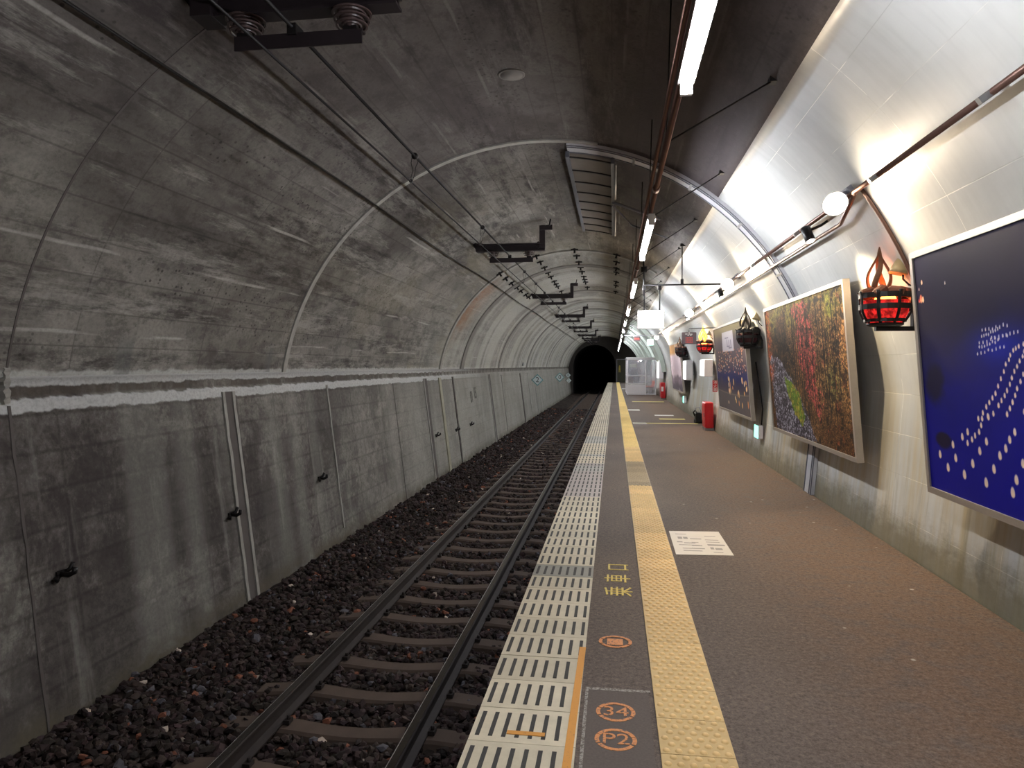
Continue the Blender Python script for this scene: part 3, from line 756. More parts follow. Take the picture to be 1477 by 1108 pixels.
def diamond(y, z, d, body, border, inner, label, s=0.30):
    root = empty('diamond_marker', (lw(y, z).x + 0.34, y, z), label, 'marker sign', 'diamond markers on the tunnel wall')
    # faces the track and the platform, turned a little towards oncoming trains
    rm = Matrix.Rotation(math.radians(-80), 4, 'Z') @ Matrix.Rotation(PI / 2, 4, 'Y')
    def dia(h, t0, t1, name, mat):
        mb = MB(); vs = []
        for t in (t0, t1): vs += [Vector((0, -h, 0)) + Vector((0, 0, t)), Vector((-h, 0, t)), Vector((0, h, t)), Vector((h, 0, t))]
        vs = [rm @ p for p in vs]; mb.add(vs, [(0, 1, 2, 3), (7, 6, 5, 4)] + [(i, (i + 1) % 4, 4 + (i + 1) % 4, 4 + i) for i in range(4)]); return mb.build(name, mat, root)
    dia(s, 0.05, 0.07, 'sign_plate', M[border]); dia(s * 0.8, 0.07, 0.078, 'sign_face', M[inner])
    mb = MB(); TM = rm @ Matrix.Translation((0, 0, 0.082)) @ Matrix.Rotation(PI / 2, 4, 'Z')
    add_text(mb, body, s * 1.25, TM, 0, 0.004); mb.build('numeral', M['black'], root)
    mb = MB(); mb.box((-0.16, 0.02, 0), (0.34, 0.04, 0.04)); mb.build('wall_mount', M['iron'], root)
diamond(38.0, 0.85, 0, '2', 'teal', 'pale_reflect', 'teal edged diamond marker with a black 2, nearest of the diamonds', 0.32)
diamond(53.6, 0.75, 0, '0', 'teal', 'pale_reflect', 'teal edged diamond marker with a dark ring shaped figure, second diamond along the wall', 0.36)
diamond(63.6, 0.78, 0, '0', 'pale_reflect', 'pale_reflect', 'upper small pale diamond at the dark bore', 0.23)
diamond(63.6, 0.30, 0, '0', 'pale_reflect', 'pale_reflect', 'lower small pale diamond at the dark bore', 0.23)
mb = MB(); mb.bbox((-4.46, 34.6, 1.72), (0.08, 0.55, 0.22), 0.01); tag(mb.build('junction_box', M['iron']), 'small black box above the ledge far along the tunnel wall', 'junction box')
mb = MB()
for i, (s_, z, y) in enumerate((('81', 0.62, 21.75), ('15', 0.72, 22.35))):
    Mx = Matrix.Translation(lw(y, z, 0.004)) @ Matrix(((0, 0, 1, 0), (-1, 0, 0, 0), (0, -1, 0, 0), (0, 0, 0, 1))).inverted_safe() if False else Matrix.Translation(lw(y, z, 0.004)) @ Matrix.Rotation(math.radians(-7), 4, 'Y') @ Matrix(((0, 0, 1, 0), (1, 0, 0, 0), (0, 1, 0, 0), (0, 0, 0, 1)))
    add_text(mb, s_, 0.52, Mx, 0, 0.004, 0.75)
tag(mb.build('stencil_marking', M['stencil']), 'black stencilled characters 81 15 on the tunnel wall below the ledge', 'wall marking')
# small round repair plug in the crown
x, z = ap(math.radians(-1), R - 0.012)
mb = MB(); mb.lathe([(0.115, -0.01), (0.11, 0.004), (0.0001, 0.005)], (x, 7.06, z - 0.0), 24, rot=Matrix.Rotation(PI, 3, 'X')); mb.lathe([(0.135, -0.01), (0.135, 0.0), (0.12, 0.002)], (x, 7.06, z + 0.002), 24, rot=Matrix.Rotation(PI, 3, 'X'))
tag(mb.build('ceiling_plug', M['plain_conc']), 'round pale plug in the dark crown of the vault', 'plug')

# ------------------------------------------------------------------ overhead line
WX = -2.06
def catmount(y, label, first=None):
    if first:
        o = copy_tree(first); o.location = (WX + 0.08, y, 0); o['label'] = label; return o
    root = empty('overhead_line_support', (WX + 0.08, y, 0), label, 'line support', 'overhead line supports')
    ib = MB()
    for dz in (-0.065, 0.065): ib.box((0.0, 0, 3.93 + dz), (1.26, 0.13, 0.018))
    ib.box((0.0, 0, 3.93), (1.26, 0.02, 0.13)); ib.build('beam', M['brown_steel'], root)
    ar = MB(); ar.box((0.58, 0, 4.13), (0.11, 0.11, 0.42)); ar.box((0.50, 0, 3.97), (0.10, 0.05, 0.10), rot=Matrix.Rotation(PI / 4, 3, 'Y')); ar.box((0.66, -0.07, 4.28), (0.24, 0.06, 0.07)); ar.box((0.66, 0.07, 4.33), (0.22, 0.06, 0.07)); ar.tube([(0.70, 0, 4.28), (0.74, 0, 4.47)], 0.018, 6)
    ar.build('mount_arm', M['brown_steel'], root)
    lf = MB(); lf.box((-0.66, 0, 3.93), (0.14, 0.20, 0.16)); lf.box((-0.79, 0, 4.04), (0.07, 0.10, 0.36), rot=Matrix.Rotation(-0.6, 3, 'Y'))
    lf.build('wall_bracket', M['brown_steel'], root)
    for sx in (-0.40, 0.32):
        ins = MB(); pr = [(0.03, 3.865)]
        for k in range(3):
            zt = 3.855 - k * 0.038; pr += [(0.035, zt), (0.126 - 0.012 * k, zt - 0.010), (0.126 - 0.012 * k, zt - 0.020), (0.112 - 0.012 * k, zt - 0.020), (0.108 - 0.012 * k, zt - 0.010), (0.090 - 0.012 * k, zt - 0.010), (0.086 - 0.012 * k, zt - 0.021), (0.078 - 0.012 * k, zt - 0.021), (0.074 - 0.012 * k, zt - 0.010), (0.04, zt - 0.014)]
        pr += [(0.03, 3.73)]
        ins.lathe(list(reversed(pr)), (sx, 0, 0), 32, smooth=False); ins.build('insulator', M['insul'], root)
        ins2 = MB(); ins2.box((sx, 0, 3.735), (0.09, 0.07, 0.035)); ins2.build('insulator_clamp', M['iron'], root)
    lb = MB(); lb.box((-0.03, -0.035, 3.68), (0.86, 0.012, 0.09)); lb.box((-0.03, -0.005, 3.72), (0.86, 0.07, 0.012)); lb.build('lower_bar', M['brown_steel'], root)
    cl = MB(); cl.box((-0.06, 0, 3.745), (0.06, 0.12, 0.07)); cl.build('wire_clamp', M['iron'], root)
    return root
names = ['nearest', 'second', 'third', 'fourth', 'fifth', 'sixth', 'seventh']
cm = None
for i, y in enumerate((4.38, 13.9, 23.7, 33.2, 43.2, 54.3, 65.0)):
    lab = 'dark steel overhead line support with ribbed insulators hanging from the vault, nearest to the camera' if i == 0 else f'dark steel overhead line support, {names[i]} from the camera along the vault'
    o = catmount(y, lab, cm); cm = cm or o
mb = MB(); mb.tube([(WX - 0.02, -6, 3.50), (WX - 0.02, 30, 3.50), (WX + 0.06, 55, 3.50), (WX + 0.06, 100, 3.50)], 0.009, 6)
tag(mb.build('contact_wire', M['wire']), 'thin dark contact wire hanging lowest above the track', 'wire')
mb = MB(); mb.tube([(WX + 0.02, -6, 3.76), (WX + 0.02, 100, 3.76)], 0.013, 6)
tag(mb.build('messenger_wire', M['wire']), 'dark messenger wire clamped under the overhead line supports', 'wire')
mb = MB(); mb.tube([ (ap(math.radians(-38), R - 0.05)[0], y, ap(math.radians(-38), R - 0.05)[1] - 0.02 * math.sin(y * 0.6)) for y in np.linspace(-6, 70, 60)], 0.010, 6)
tag(mb.build('vault_cable', M['wire']), 'long dark cable running along the left side of the vault', 'cable')
drop = None
for i, y in enumerate((7.15, 10.95, 16.2, 18.6, 20.9, 26.4, 29.5, 36.0, 39.5)):
    lab = 'loop dropper between messenger and contact wires, ' + ['nearest the camera', 'just before the second support', 'first past the second support', 'second past the second support', 'just before the third support', 'first past the third support', 'second past the third support', 'first past the fourth support', 'second past the fourth support'][i]
    if drop: o = copy_tree(drop); o.location = (WX, y, 0); o['label'] = lab; continue
    drop = empty('wire_dropper', (WX, y, 0), lab, 'dropper', 'droppers on the overhead wires')
    b = MB(); b.lathe([(0.008, -0.028), (0.032, -0.022), (0.036, 0), (0.032, 0.022), (0.008, 0.028)], (0.02, 0, 3.76), 12, rot=Matrix.Rotation(PI / 2, 3, 'X')); b.build('dropper_clip', M['iron'], drop)
    b = MB(); b.tube([(0.045, 0, 3.75), (0.05, 0.01, 3.70), (0.03, 0, 3.65), (0.02, 0, 3.58), (-0.01, 0, 3.50)], 0.0035, 5); b.tube([(-0.01, 0, 3.75), (-0.02, 0, 3.69), (0.0, 0, 3.62), (-0.02, 0, 3.55), (-0.02, 0, 3.50)], 0.0035, 5); b.build('dropper_wire', M['wire'], drop)
    b = MB(); b.box((-0.02, 0, 3.505), (0.03, 0.05, 0.03)); b.build('dropper_clip', M['iron'], drop)
# T shaped hooks in the vault
def thook(x, y, lab, grp):
    z = CZ + math.sqrt(R * R - (x - CX) ** 2)
    a = math.atan2(x - CX, z - CZ)
    mb = MB(); rm = Matrix.Rotation(a, 3, 'Y')
    for c, d in (((0, 0, -0.012), (0.05, 0.08, 0.025)), ((0.0, 0, -0.06), (0.045, 0.04, 0.11)), ((0, 0, -0.03), (0.18, 0.05, 0.032))):
        mb.box(rm @ Vector(c), d, 0, rm)
    o = mb.build('ceiling_hook', M['iron']); o.location = (x, y, z); tag(o, lab, 'hook', grp)
hy = (17.65, 18.65, 19.75, 20.85, 21.8, 23.0, 23.8, 24.5, 26.1)
for x, lab, grp, ys in ((-0.98, 'small black T shaped hook in the middle row under the crown of the vault', 'T hooks in the crown row', hy), (-1.94, 'small black T shaped hook in the row right above the overhead wires', 'T hooks above the wires', hy), (0.06, 'small black T shaped hook in the row nearest the platform lamps', 'T hooks beside the lamps', (17.7, 18.9, 20.1, 21.0, 23.3, 24.4, 26.4)), (-2.87, 'small black T shaped hook in the lowest row, towards the track side wall', 'T hooks towards the track side', hy[:7])):
    for y in ys: thook(x, y, lab, grp)

# ------------------------------------------------------------------ platform lamps and conduit
LX, LZ = 0.36, 3.0
lamp = None
ordn = ['nearest', 'second', 'third', 'fourth', 'fifth', 'sixth', 'seventh', 'eighth', 'ninth', 'tenth', 'eleventh', 'twelfth', 'farthest']
ly = [1.35, 7.15, 12.35, 17.55, 22.75, 27.95, 33.15, 38.35, 43.55, 48.75, 53.95, 59.15, 64.35]
for i, y in enumerate(ly):
    lab = f'lit fluorescent batten lamp above the platform, {ordn[i]} of the row from the camera'
    if lamp: o = copy_tree(lamp); o.location = (LX, y, LZ); o['label'] = lab; continue
    lamp = empty('batten_lamp', (LX, y, LZ), lab, 'lamp', 'fluorescent lamps above the platform')
    b = MB(); b.prism([(-0.03, 0.10), (0.03, 0.10), (0.042, 0.055), (0.02, 0.035), (-0.02, 0.035), (-0.042, 0.055)], 0, 2.44); b.build('lamp_housing', M['white_metal'], lamp)
    b = MB(); b.tube([(0, 0.05, 0.008), (0, 2.39, 0.008)], 0.022, 12); b.build('tube', M['tube'], lamp)
    for yy in (0.02, 2.42):
        b = MB(); b.box((0, yy, 0.02), (0.06, 0.03, 0.06)); b.build('end_cap', M['white_metal'], lamp)
    b = MB(); b.tube([(0, 0.4, 0.10), (0, 0.4, 0.14)], 0.012, 6); b.tube([(0, 2.0, 0.10), (0, 2.0, 0.14)], 0.012, 6); b.build('lamp_hanger', M['galv'], lamp)
con = empty('hanging_conduit', (LX, 0, LZ + 0.16), 'brown conduit pipe carrying the row of fluorescent lamps on thin wires', 'conduit')
b = MB(); b.tube([(0, -4, 0), (0, 68, 0)], 0.022, 8); b.tube([(-0.05, -4, 0.015), (-0.05, 68, 0.015)], 0.016, 8)
b.build('pipe', M['copper'], con)
for y in np.arange(5.2, 60, 2.6):
    b = MB(); zt = CZ + math.sqrt(R * R - (LX + 0.03 - CX) ** 2) - (LZ + 0.16)
    b.tube([(0.0, y, 0.0), (0.03, y, zt)], 0.006, 5); b.build('hanger_wire', M['wire'], con)
for y in np.arange(5.2, 40, 2.6)[:14]:
    b = MB(); xt = 1.19 - LX; zt = CZ + math.sqrt(R * R - (1.19 - CX) ** 2) - (LZ + 0.16)
    b.tube([(0.0, y - 0.1, 0.0), (xt, y + 0.5, zt)], 0.007, 5); b.box((xt, y + 0.5, zt), (0.06, 0.09, 0.04)); b.build('stay_wire', M['wire'], con)
for y in np.arange(6.4, 60, 5.2):
    b = MB(); b.tube([(0, y - 0.07, 0), (0, y + 0.07, 0)], 0.031, 8); b.build('pipe_coupling', M['copper'], con)

# ------------------------------------------------------------------ slatted drip panel and gutter arch
root = empty('drip_panel', (0, 0, 0), 'dark slatted drip panel bolted under the crown of the vault', 'panel')
def rr_(a, r): x, z = ap(a, r); return x, z
aa0, aa1 = math.radians(5.5), math.radians(15.5)
b = MB(); n = 8
for k in range(8):
    y0 = 9.55 + k * 0.64; y1 = y0 + 0.575
    vs = []
    for i in range(n + 1):
        a = aa0 + (aa1 - aa0) * i / n
        for (y, r) in ((y0, R - 0.05), (y1, R - 0.09), (y1, R - 0.075), (y0, R - 0.035)):
            x, z = ap(a, r); vs.append((x, y, z))
    b.add(vs, [(i * 4 + q, i * 4 + (q + 1) % 4, i * 4 + 4 + (q + 1) % 4, i * 4 + 4 + q) for i in range(n) for q in range(4)])
b.build('slat_panel', M['panel_dark'], root)
b = MB()
for a in (aa0, aa1):
    x, z = ap(a, R - 0.08); b.box((x, 12.1, z), (0.05, 5.25, 0.08))
b.build('frame', M['lip'], root)
for k in range(9):
    arc_band('seam_strip', 9.53 + k * 0.64, 9.56 + k * 0.64, aa0, aa1, R - 0.108, R - 0.092, M['iron'], 8, False, root)
b = MB(); x, z = ap(aa1 + 0.012, R - 0.10); b.tube([(x, 9.5, z), (x, 11.5, z)], 0.022, 8); b.tube([(x, 11.9, z), (x, 14.7, z)], 0.022, 8); b.build('drain_pipe', M['galv'], root)
b = MB()
p1 = ap(aa1, R - 0.12); p2 = ap(math.radians(29), R - 0.06)
b.tube([(p1[0], 11.7, p1[1]), (p2[0], 11.9, p2[1])], 0.022, 6); b.tube([(p1[0], 11.9, p1[1]), (p1[0] + 0.35, 13.2, p1[1] - 0.09), (p2[0] + 0.2, 13.0, p2[1] - 0.12)], 0.016, 6); b.build('strut', M['galv_dark'], root)
gut = empty('gutter_arch', (0, 0, 0), 'grey drain gutter curving from the drip panel down the white wall to the platform floor', 'gutter')
ft = [((2.498, 0.9), (2.538, 0.9)), ((2.415, 0.002), (2.457, 0.002))]
arc_band('gutter_tray', 9.20, 9.52, aa0, A_R, R - 0.042, R - 0.002, M['grey_paint'], 48, False, gut, ft)
ftl = [((2.488, 0.9), (2.4975, 0.9)), ((2.405, 0.002), (2.4145, 0.002))]
for ya, yb in ((9.20, 9.222), (9.498, 9.52), (9.275, 9.29)):
    arc_band('gutter_lip', ya, yb, aa0, A_R, R - 0.052, R - 0.0425, M['lip'], 48, False, gut, ftl)
for deg in (20, 33, 46, 59, 72):
    b = MB(); x, z = ap(math.radians(deg), R - 0.05); b.box((x, 9.36, z), (0.03, 0.32, 0.012), rot=Matrix.Rotation(math.radians(deg), 3, 'Y')); b.build('strap', M['galv'], gut)

# ------------------------------------------------------------------ wall conduit
cd = empty('surface_conduit', (0, 0, 0), 'brown conduit pipe clipped along the white wall above the pictures', 'conduit')
acd = math.radians(54.3); px_, pz_ = ap(acd, R - 0.078)
b = MB(); b.tube([(px_, -4, pz_), (px_, 34, pz_)], 0.020, 8); b.build('pipe', M['copper'], cd)
b = MB(); q = ap(acd + 0.045, R - 0.074); b.tube([(px_, 5.9, pz_), (q[0], 6.6, q[1]), (q[0], 28, q[1])], 0.018, 8); b.build('pipe', M['copper'], cd)
for y in (3.9, 5.45, 7.6, 9.9, 13.4, 15.2, 17.0, 19.5):
    b = MB(); b.box((px_, y, pz_), (0.035, 0.035, 0.15), rot=Matrix.Rotation(acd, 3, 'Y')); b.build('clip_mount', M['galv'], cd)
b = MB(); b.tube([(ap(acd + (math.radians(72) - acd) * i / 10, R - 0.02)[0], 5.97, ap(acd + (math.radians(72) - acd) * i / 10, R - 0.02)[1]) for i in range(11)], 0.016, 6); b.build('branch_pipe', M['copper'], cd)

# ------------------------------------------------------------------ pictures
def lattice(seed, w, h, fx, fy, oct_=5, pers=0.55):
    r = np.random.default_rng(seed); out = np.zeros((h, w)); amp = 1; tot = 0
    for o in range(oct_):
        gx, gy = int(fx * 2 ** o) + 2, int(fy * 2 ** o) + 2
        L = r.uniform(0, 1, (gy + 1, gx + 1))
        xs = np.linspace(0, gx - 1e-6, w); ys = np.linspace(0, gy - 1e-6, h)
        xi = xs.astype(int); yi = ys.astype(int); xf = xs - xi; yf = ys - yi
        xf = xf * xf * (3 - 2 * xf); yf = yf * yf * (3 - 2 * yf)
        a = L[np.ix_(yi, xi)]; b_ = L[np.ix_(yi, xi + 1)]; c = L[np.ix_(yi + 1, xi)]; d = L[np.ix_(yi + 1, xi + 1)]
        out += amp * ((a * (1 - xf) + b_ * xf) * (1 - yf)[:, None] + (c * (1 - xf) + d * xf) * yf[:, None]); tot += amp; amp *= pers
    return out / tot
def ss(x, a, b):
    t = np.clip((x - a) / (b - a), 0, 1); return t * t * (3 - 2 * t)
def blend(img, m, c): img[:] = img * (1 - m[..., None]) + np.array(c, float) * m[..., None]
def inpoly(U, V, poly, soft=None):
    m = np.zeros(U.shape, bool); n = len(poly)
    for i in range(n):
        x1, y1 = poly[i]; x2, y2 = poly[(i + 1) % n]
        c = ((y1 > V) != (y2 > V)) & (U < (x2 - x1) * (V - y1) / (y2 - y1 + 1e-12) + x1); m ^= c
    return m.astype(float)
def pic_night(w, h):
    u = np.linspace(0, 1, w); v = np.linspace(0, 1, h); U, V = np.meshgrid(u, v)
    img = np.zeros((h, w, 3)); img[:] = (30, 24, 50)
    n1 = lattice(1, w, h, 4, 3); n2 = lattice(2, w, h, 12, 8)
    blend(img, ss(V + (n1 - .5) * .3 - U * 0.25, .72, .30), (16, 14, 116))
    blend(img, ss(V + (n1 - .5) * .4, .5, .05) * 0.6, (16, 14, 152))
    g = np.exp(-(((U - .30) / .10) ** 2 + ((V - .60) / .07) ** 2)); blend(img, g * 0.75, (22, 36, 176))
    d = ss(np.exp(-(((U - .05) / .06) ** 2 + ((V - .44) / .10) ** 2)) + (n2 - .5) * .8, .35, .8); blend(img, d * .85, (26, 20, 44))
    d = ss(np.exp(-(((U - .07) / .045) ** 2 + ((V - .22) / .04) ** 2)) + (n2 - .5) * .6, .4, .8); blend(img, d * .85, (28, 18, 34))
    def dot(cu, cv, s, c=(236, 214, 200)):
        asp = 1.87 / 3.8
        du = (U - cu) / (s * asp); dv = (V - cv) / s
        m = ss(np.exp(-(du ** 2 * 1.3 + np.where(dv > 0, dv * .62, dv) ** 2)), .35, .62); blend(img, m, c)
        m2 = np.exp(-((U - cu) ** 2 / (s * asp * .4) ** 2 + (V - cv + s * .2) ** 2 / (s * .5) ** 2)); blend(img, m2 * .7, (255, 226, 180))
    rows = [[(0.372, 0.6), (0.343, 0.581), (0.32, 0.534), (0.3, 0.483), (0.281, 0.43), (0.248, 0.378), (0.216, 0.33), (0.195, 0.304)],
            [(0.382, 0.592), (0.36, 0.544), (0.341, 0.51), (0.318, 0.443), (0.288, 0.388), (0.267, 0.356), (0.229, 0.332), (0.216, 0.28), (0.186, 0.245), (0.157, 0.21)],
            [(0.376, 0.525), (0.357, 0.476), (0.331, 0.404), (0.311, 0.36), (0.297, 0.333)], [(0.373, 0.399), (0.351, 0.352)]]
    for r_ in rows:
        for (a, b_), (c, d_) in zip(r_, r_[1:]):
            L = math.hypot((c - a) * 2, d_ - b_); s0 = 0.007 + 0.011 * max(0, .6 - b_)
            k = max(1, int(L / (s0 * 2.9)))
            for i in range(k):
                t = i / k; dot(a + (c - a) * t + random.uniform(-.002, .002), b_ + (d_ - b_) * t, s0)
    for (p, q) in [((.253, .658), (.332, .67)), ((.25, .636), (.303, .656)), ((.282, .629), (.361, .642)), ((.239, .599), (.301, .617)), ((.231, .575), (.318, .595)), ((.24, .615), (.33, .632))]:
        for i in range(8): dot(p[0] + (q[0] - p[0]) * i / 7, p[1] + (q[1] - p[1]) * i / 7 + random.uniform(-.004, .004), .0055, (200, 200, 226))
    for (a, b_) in [(0.052, 0.152), (0.083, 0.105), (0.111, 0.207), (0.118, 0.154), (0.151, 0.247), (0.148, 0.096), (0.183, 0.15), (0.173, 0.271), (0.226, 0.091), (0.256, 0.151), (0.212, 0.206), (0.238, 0.248), (0.279, 0.206), (0.299, 0.237), (0.31, 0.085), (0.324, 0.134), (0.347, 0.197), (0.362, 0.233), (0.33, 0.301), (0.313, 0.271), (0.251, 0.341)]:
        dot(a, b_, 0.0195 - 0.024 * b_)
    # the same field of lights carried on over the rest of the picture
    for i in range(170):
        b_ = random.random() ** 1.5 * 0.5; a = 0.39 + random.random() * 0.58; dot(a, b_ + .04, 0.018 - 0.024 * b_)
    for (a, b_, s, c) in [(0.021, .815, .016, (230, 120, 90)), (0.03, .812, .012, (255, 200, 160)), (0.012, .81, .008, (220, 60, 60)), (0.030, .886, .009, (255, 200, 170)), (0.015, .86, .006, (200, 160, 160)), (0.13, .86, .006, (190, 170, 180))]: dot(a, b_, s, c)
    return img
def pic_forest(w, h):
    u = np.linspace(0, 1, w); v = np.linspace(0, 1, h); U, V = np.meshgrid(u, v)
    n1 = lattice(3, w, h, 6, 4, 6, .6); n2 = lattice(4, w, h, 30, 22, 5, .7); n3 = lattice(5, w, h, 60, 18, 4, .75); n4 = lattice(6, w, h, 18, 14, 5, .7); n5 = lattice(9, w, h, 90, 70, 3, .8)
    img = np.zeros((h, w, 3)); img[:] = (104, 78, 54)
    blend(img, ss(n2, .42, .62), (150, 112, 72))
    blend(img, ss(n3, .5, .68) * .6, (52, 38, 32))
    blend(img, ss(V + (n1 - .5) * .5, .78, 1.0) * .7, (164, 160, 78))
    d = inpoly(U + (n4 - .5) * .1, V + (n4 - .5) * .1, [(.08, .90), (.40, .72), (.42, .38), (.30, .42), (.10, .52)]); blend(img, d * .75 * ss(n2, .3, .55), (44, 38, 34))
    p = inpoly(U + (n4 - .5) * .16, V + (n4 - .5) * .16, [(.44, .98), (.62, .96), (.70, .70), (.64, .42), (.74, .28), (.68, .12), (.58, .30), (.50, .55)])
    blend(img, p * ss(n5, .3, .6) * .9, (192, 84, 88)); blend(img, p * ss(n2, .50, .62) * .75, (92, 44, 40))
    q = ss(U + (n4 - .5) * .3, .62, .78); blend(img, q * ss(n5, .45, .62) * ss(V, .12, .4) * .8, (178, 138, 92)); blend(img, q * ss(n2, .52, .66) * .75, (74, 62, 42))
    blend(img, np.exp(-(((U - .85) / .07) ** 2 + ((V - .42) / .12) ** 2)) * ss(n5, .35, .6), (112, 118, 70))
    blend(img, ss(V + (n4 - .5) * .3, .32, .05) * q * .7, (84, 58, 40)); blend(img, q * ss(n3, .60, .72) * .7, (150, 76, 56))
    blend(img, np.exp(-(((U - .86) / .05) ** 2 + ((V - .92) / .14) ** 2)) * ss(n4, .35, .6), (168, 166, 74))
    r = inpoly(U + (n4 - .5) * .03, V + (n4 - .5) * .05, [(.02, .62), (.16, .60), (.30, .48), (.40, .37), (.48, .27), (.56, .14), (.62, .0), (.06, .0)]); blend(img, r, (84, 78, 84)); blend(img, r * ss(n5, .46, .66), (158, 156, 168)); blend(img, r * ss(n2, .52, .66) * .8, (66, 56, 66))
    g = inpoly(U + (n4 - .5) * .04, V + (n4 - .5) * .06, [(.24, .44), (.36, .40), (.44, .32), (.50, .16), (.46, .08), (.38, .14), (.30, .28)]); blend(img, g, (110, 132, 52)); blend(img, g * ss(n2, .5, .62), (156, 146, 66))
    blend(img, np.exp(-((U - .03) / .05) ** 2) * ss(n2, .42, .55) * ss(V, .35, .5) * .8, (190, 98, 58))
    r9 = np.random.default_rng(77); sp = r9.uniform(0, 1, (h, w)); blend(img, (sp > .80) * ss(V, .05, .3) * (1 - r) * .55, (30, 24, 22)); blend(img, (sp < .13) * (1 - r) * ss(U, .1, .4) * .6, (208, 170, 116)); blend(img, ((sp > .40) & (sp < .47)) * p * .8, (226, 120, 116)); blend(img, ss(n2, .56, .66) * (1 - r) * .55, (36, 28, 26))
    for k in range(40):
        a = random.uniform(.25, 1); s = random.uniform(.0015, .004); t = random.uniform(.3, .7)
        m = np.exp(-((U - a - (V - .5) * random.uniform(-.05, .05)) / s) ** 2) * ss(V, t - .3, t - .2) * ss(V, t + .4, t + .3); blend(img, m * .8 * (1 - r), (30, 22, 22))
    img = np.clip(img * (0.55 + 0.9 * n5[..., None]), 0, 255)
    return 255 * (img / 255) ** 1.25
def pic_lights(w, h):
    u = np.linspace(0, 1, w); v = np.linspace(0, 1, h); U, V = np.meshgrid(u, v)
    n1 = lattice(13, w, h, 5, 4, 5); n2 = lattice(14, w, h, 40, 30, 4, .75)
    img = np.zeros((h, w, 3)); img[:] = (84, 72, 76)
    blend(img, ss(V, .80, .98), (124, 110, 72)); blend(img, ss(V, .66, .45) , (66, 58, 70)); blend(img, np.exp(-((V - .40) / .08) ** 2) * ss(n1, .2, .5), (34, 34, 84)); blend(img, ss(V, .28, .18) * .8, (96, 88, 86))
    b_ = inpoly(U, V, [(.28, .70), (.30, .93), (.66, .93), (.66, .70)]); blend(img, b_ * .8, (206, 200, 206)); 
    for (x, y, a, c) in [(.45, .86, .06, .008), (.46, .80, .01, .04), (.52, .78, .01, .05), (.49, .76, .05, .008), (.58, .78, .012, .05), (.55, .74, .05, .008)]:
        blend(img, inpoly(U, V, [(x - a, y - c), (x + a, y - c), (x + a, y + c), (x - a, y + c)]) * .7, (104, 96, 110))
    def dot(cu, cv, su, sv, c): blend(img, ss(np.exp(-(((U - cu) / su) ** 2 + ((V - cv) / sv) ** 2)), .3, .6), c)
    for i in range(150):
        cv = random.uniform(.44, .72); dot(random.uniform(.05, .95), cv, .008, .008 + .004 * random.random(), random.choice([(236, 176, 110), (214, 150, 120), (220, 196, 170), (190, 110, 90)]))
    for i in range(26): dot(random.uniform(.35, .97), random.uniform(.08, .38), .012, random.uniform(.02, .05), random.choice([(244, 190, 110), (226, 150, 96), (246, 220, 170)]))
    blend(img, np.exp(-((V - .20 - .1 * (U - .5) ** 2) / .006) ** 2) * .5, (160, 140, 110))
    return img
def pic_pale(w, h):
    u = np.linspace(0, 1, w); v = np.linspace(0, 1, h); U, V = np.meshgrid(u, v)
    n1 = lattice(23, w, h, 5, 5, 5); img = np.zeros((h, w, 3)); img[:] = (228, 206, 214)
    blend(img, ss(V, .74, .84), (206, 150, 84)); blend(img, ss(V + (n1 - .5) * .1, .36, .28), (150, 132, 142)); blend(img, ss(V + (n1 - .5) * .2, .20, .08), (112, 104, 112)); blend(img, ss(n1, .55, .65) * .5, (240, 226, 228))
    return img
XB, ZB, XT, ZT = 2.30, 0.67, 2.145, 2.429
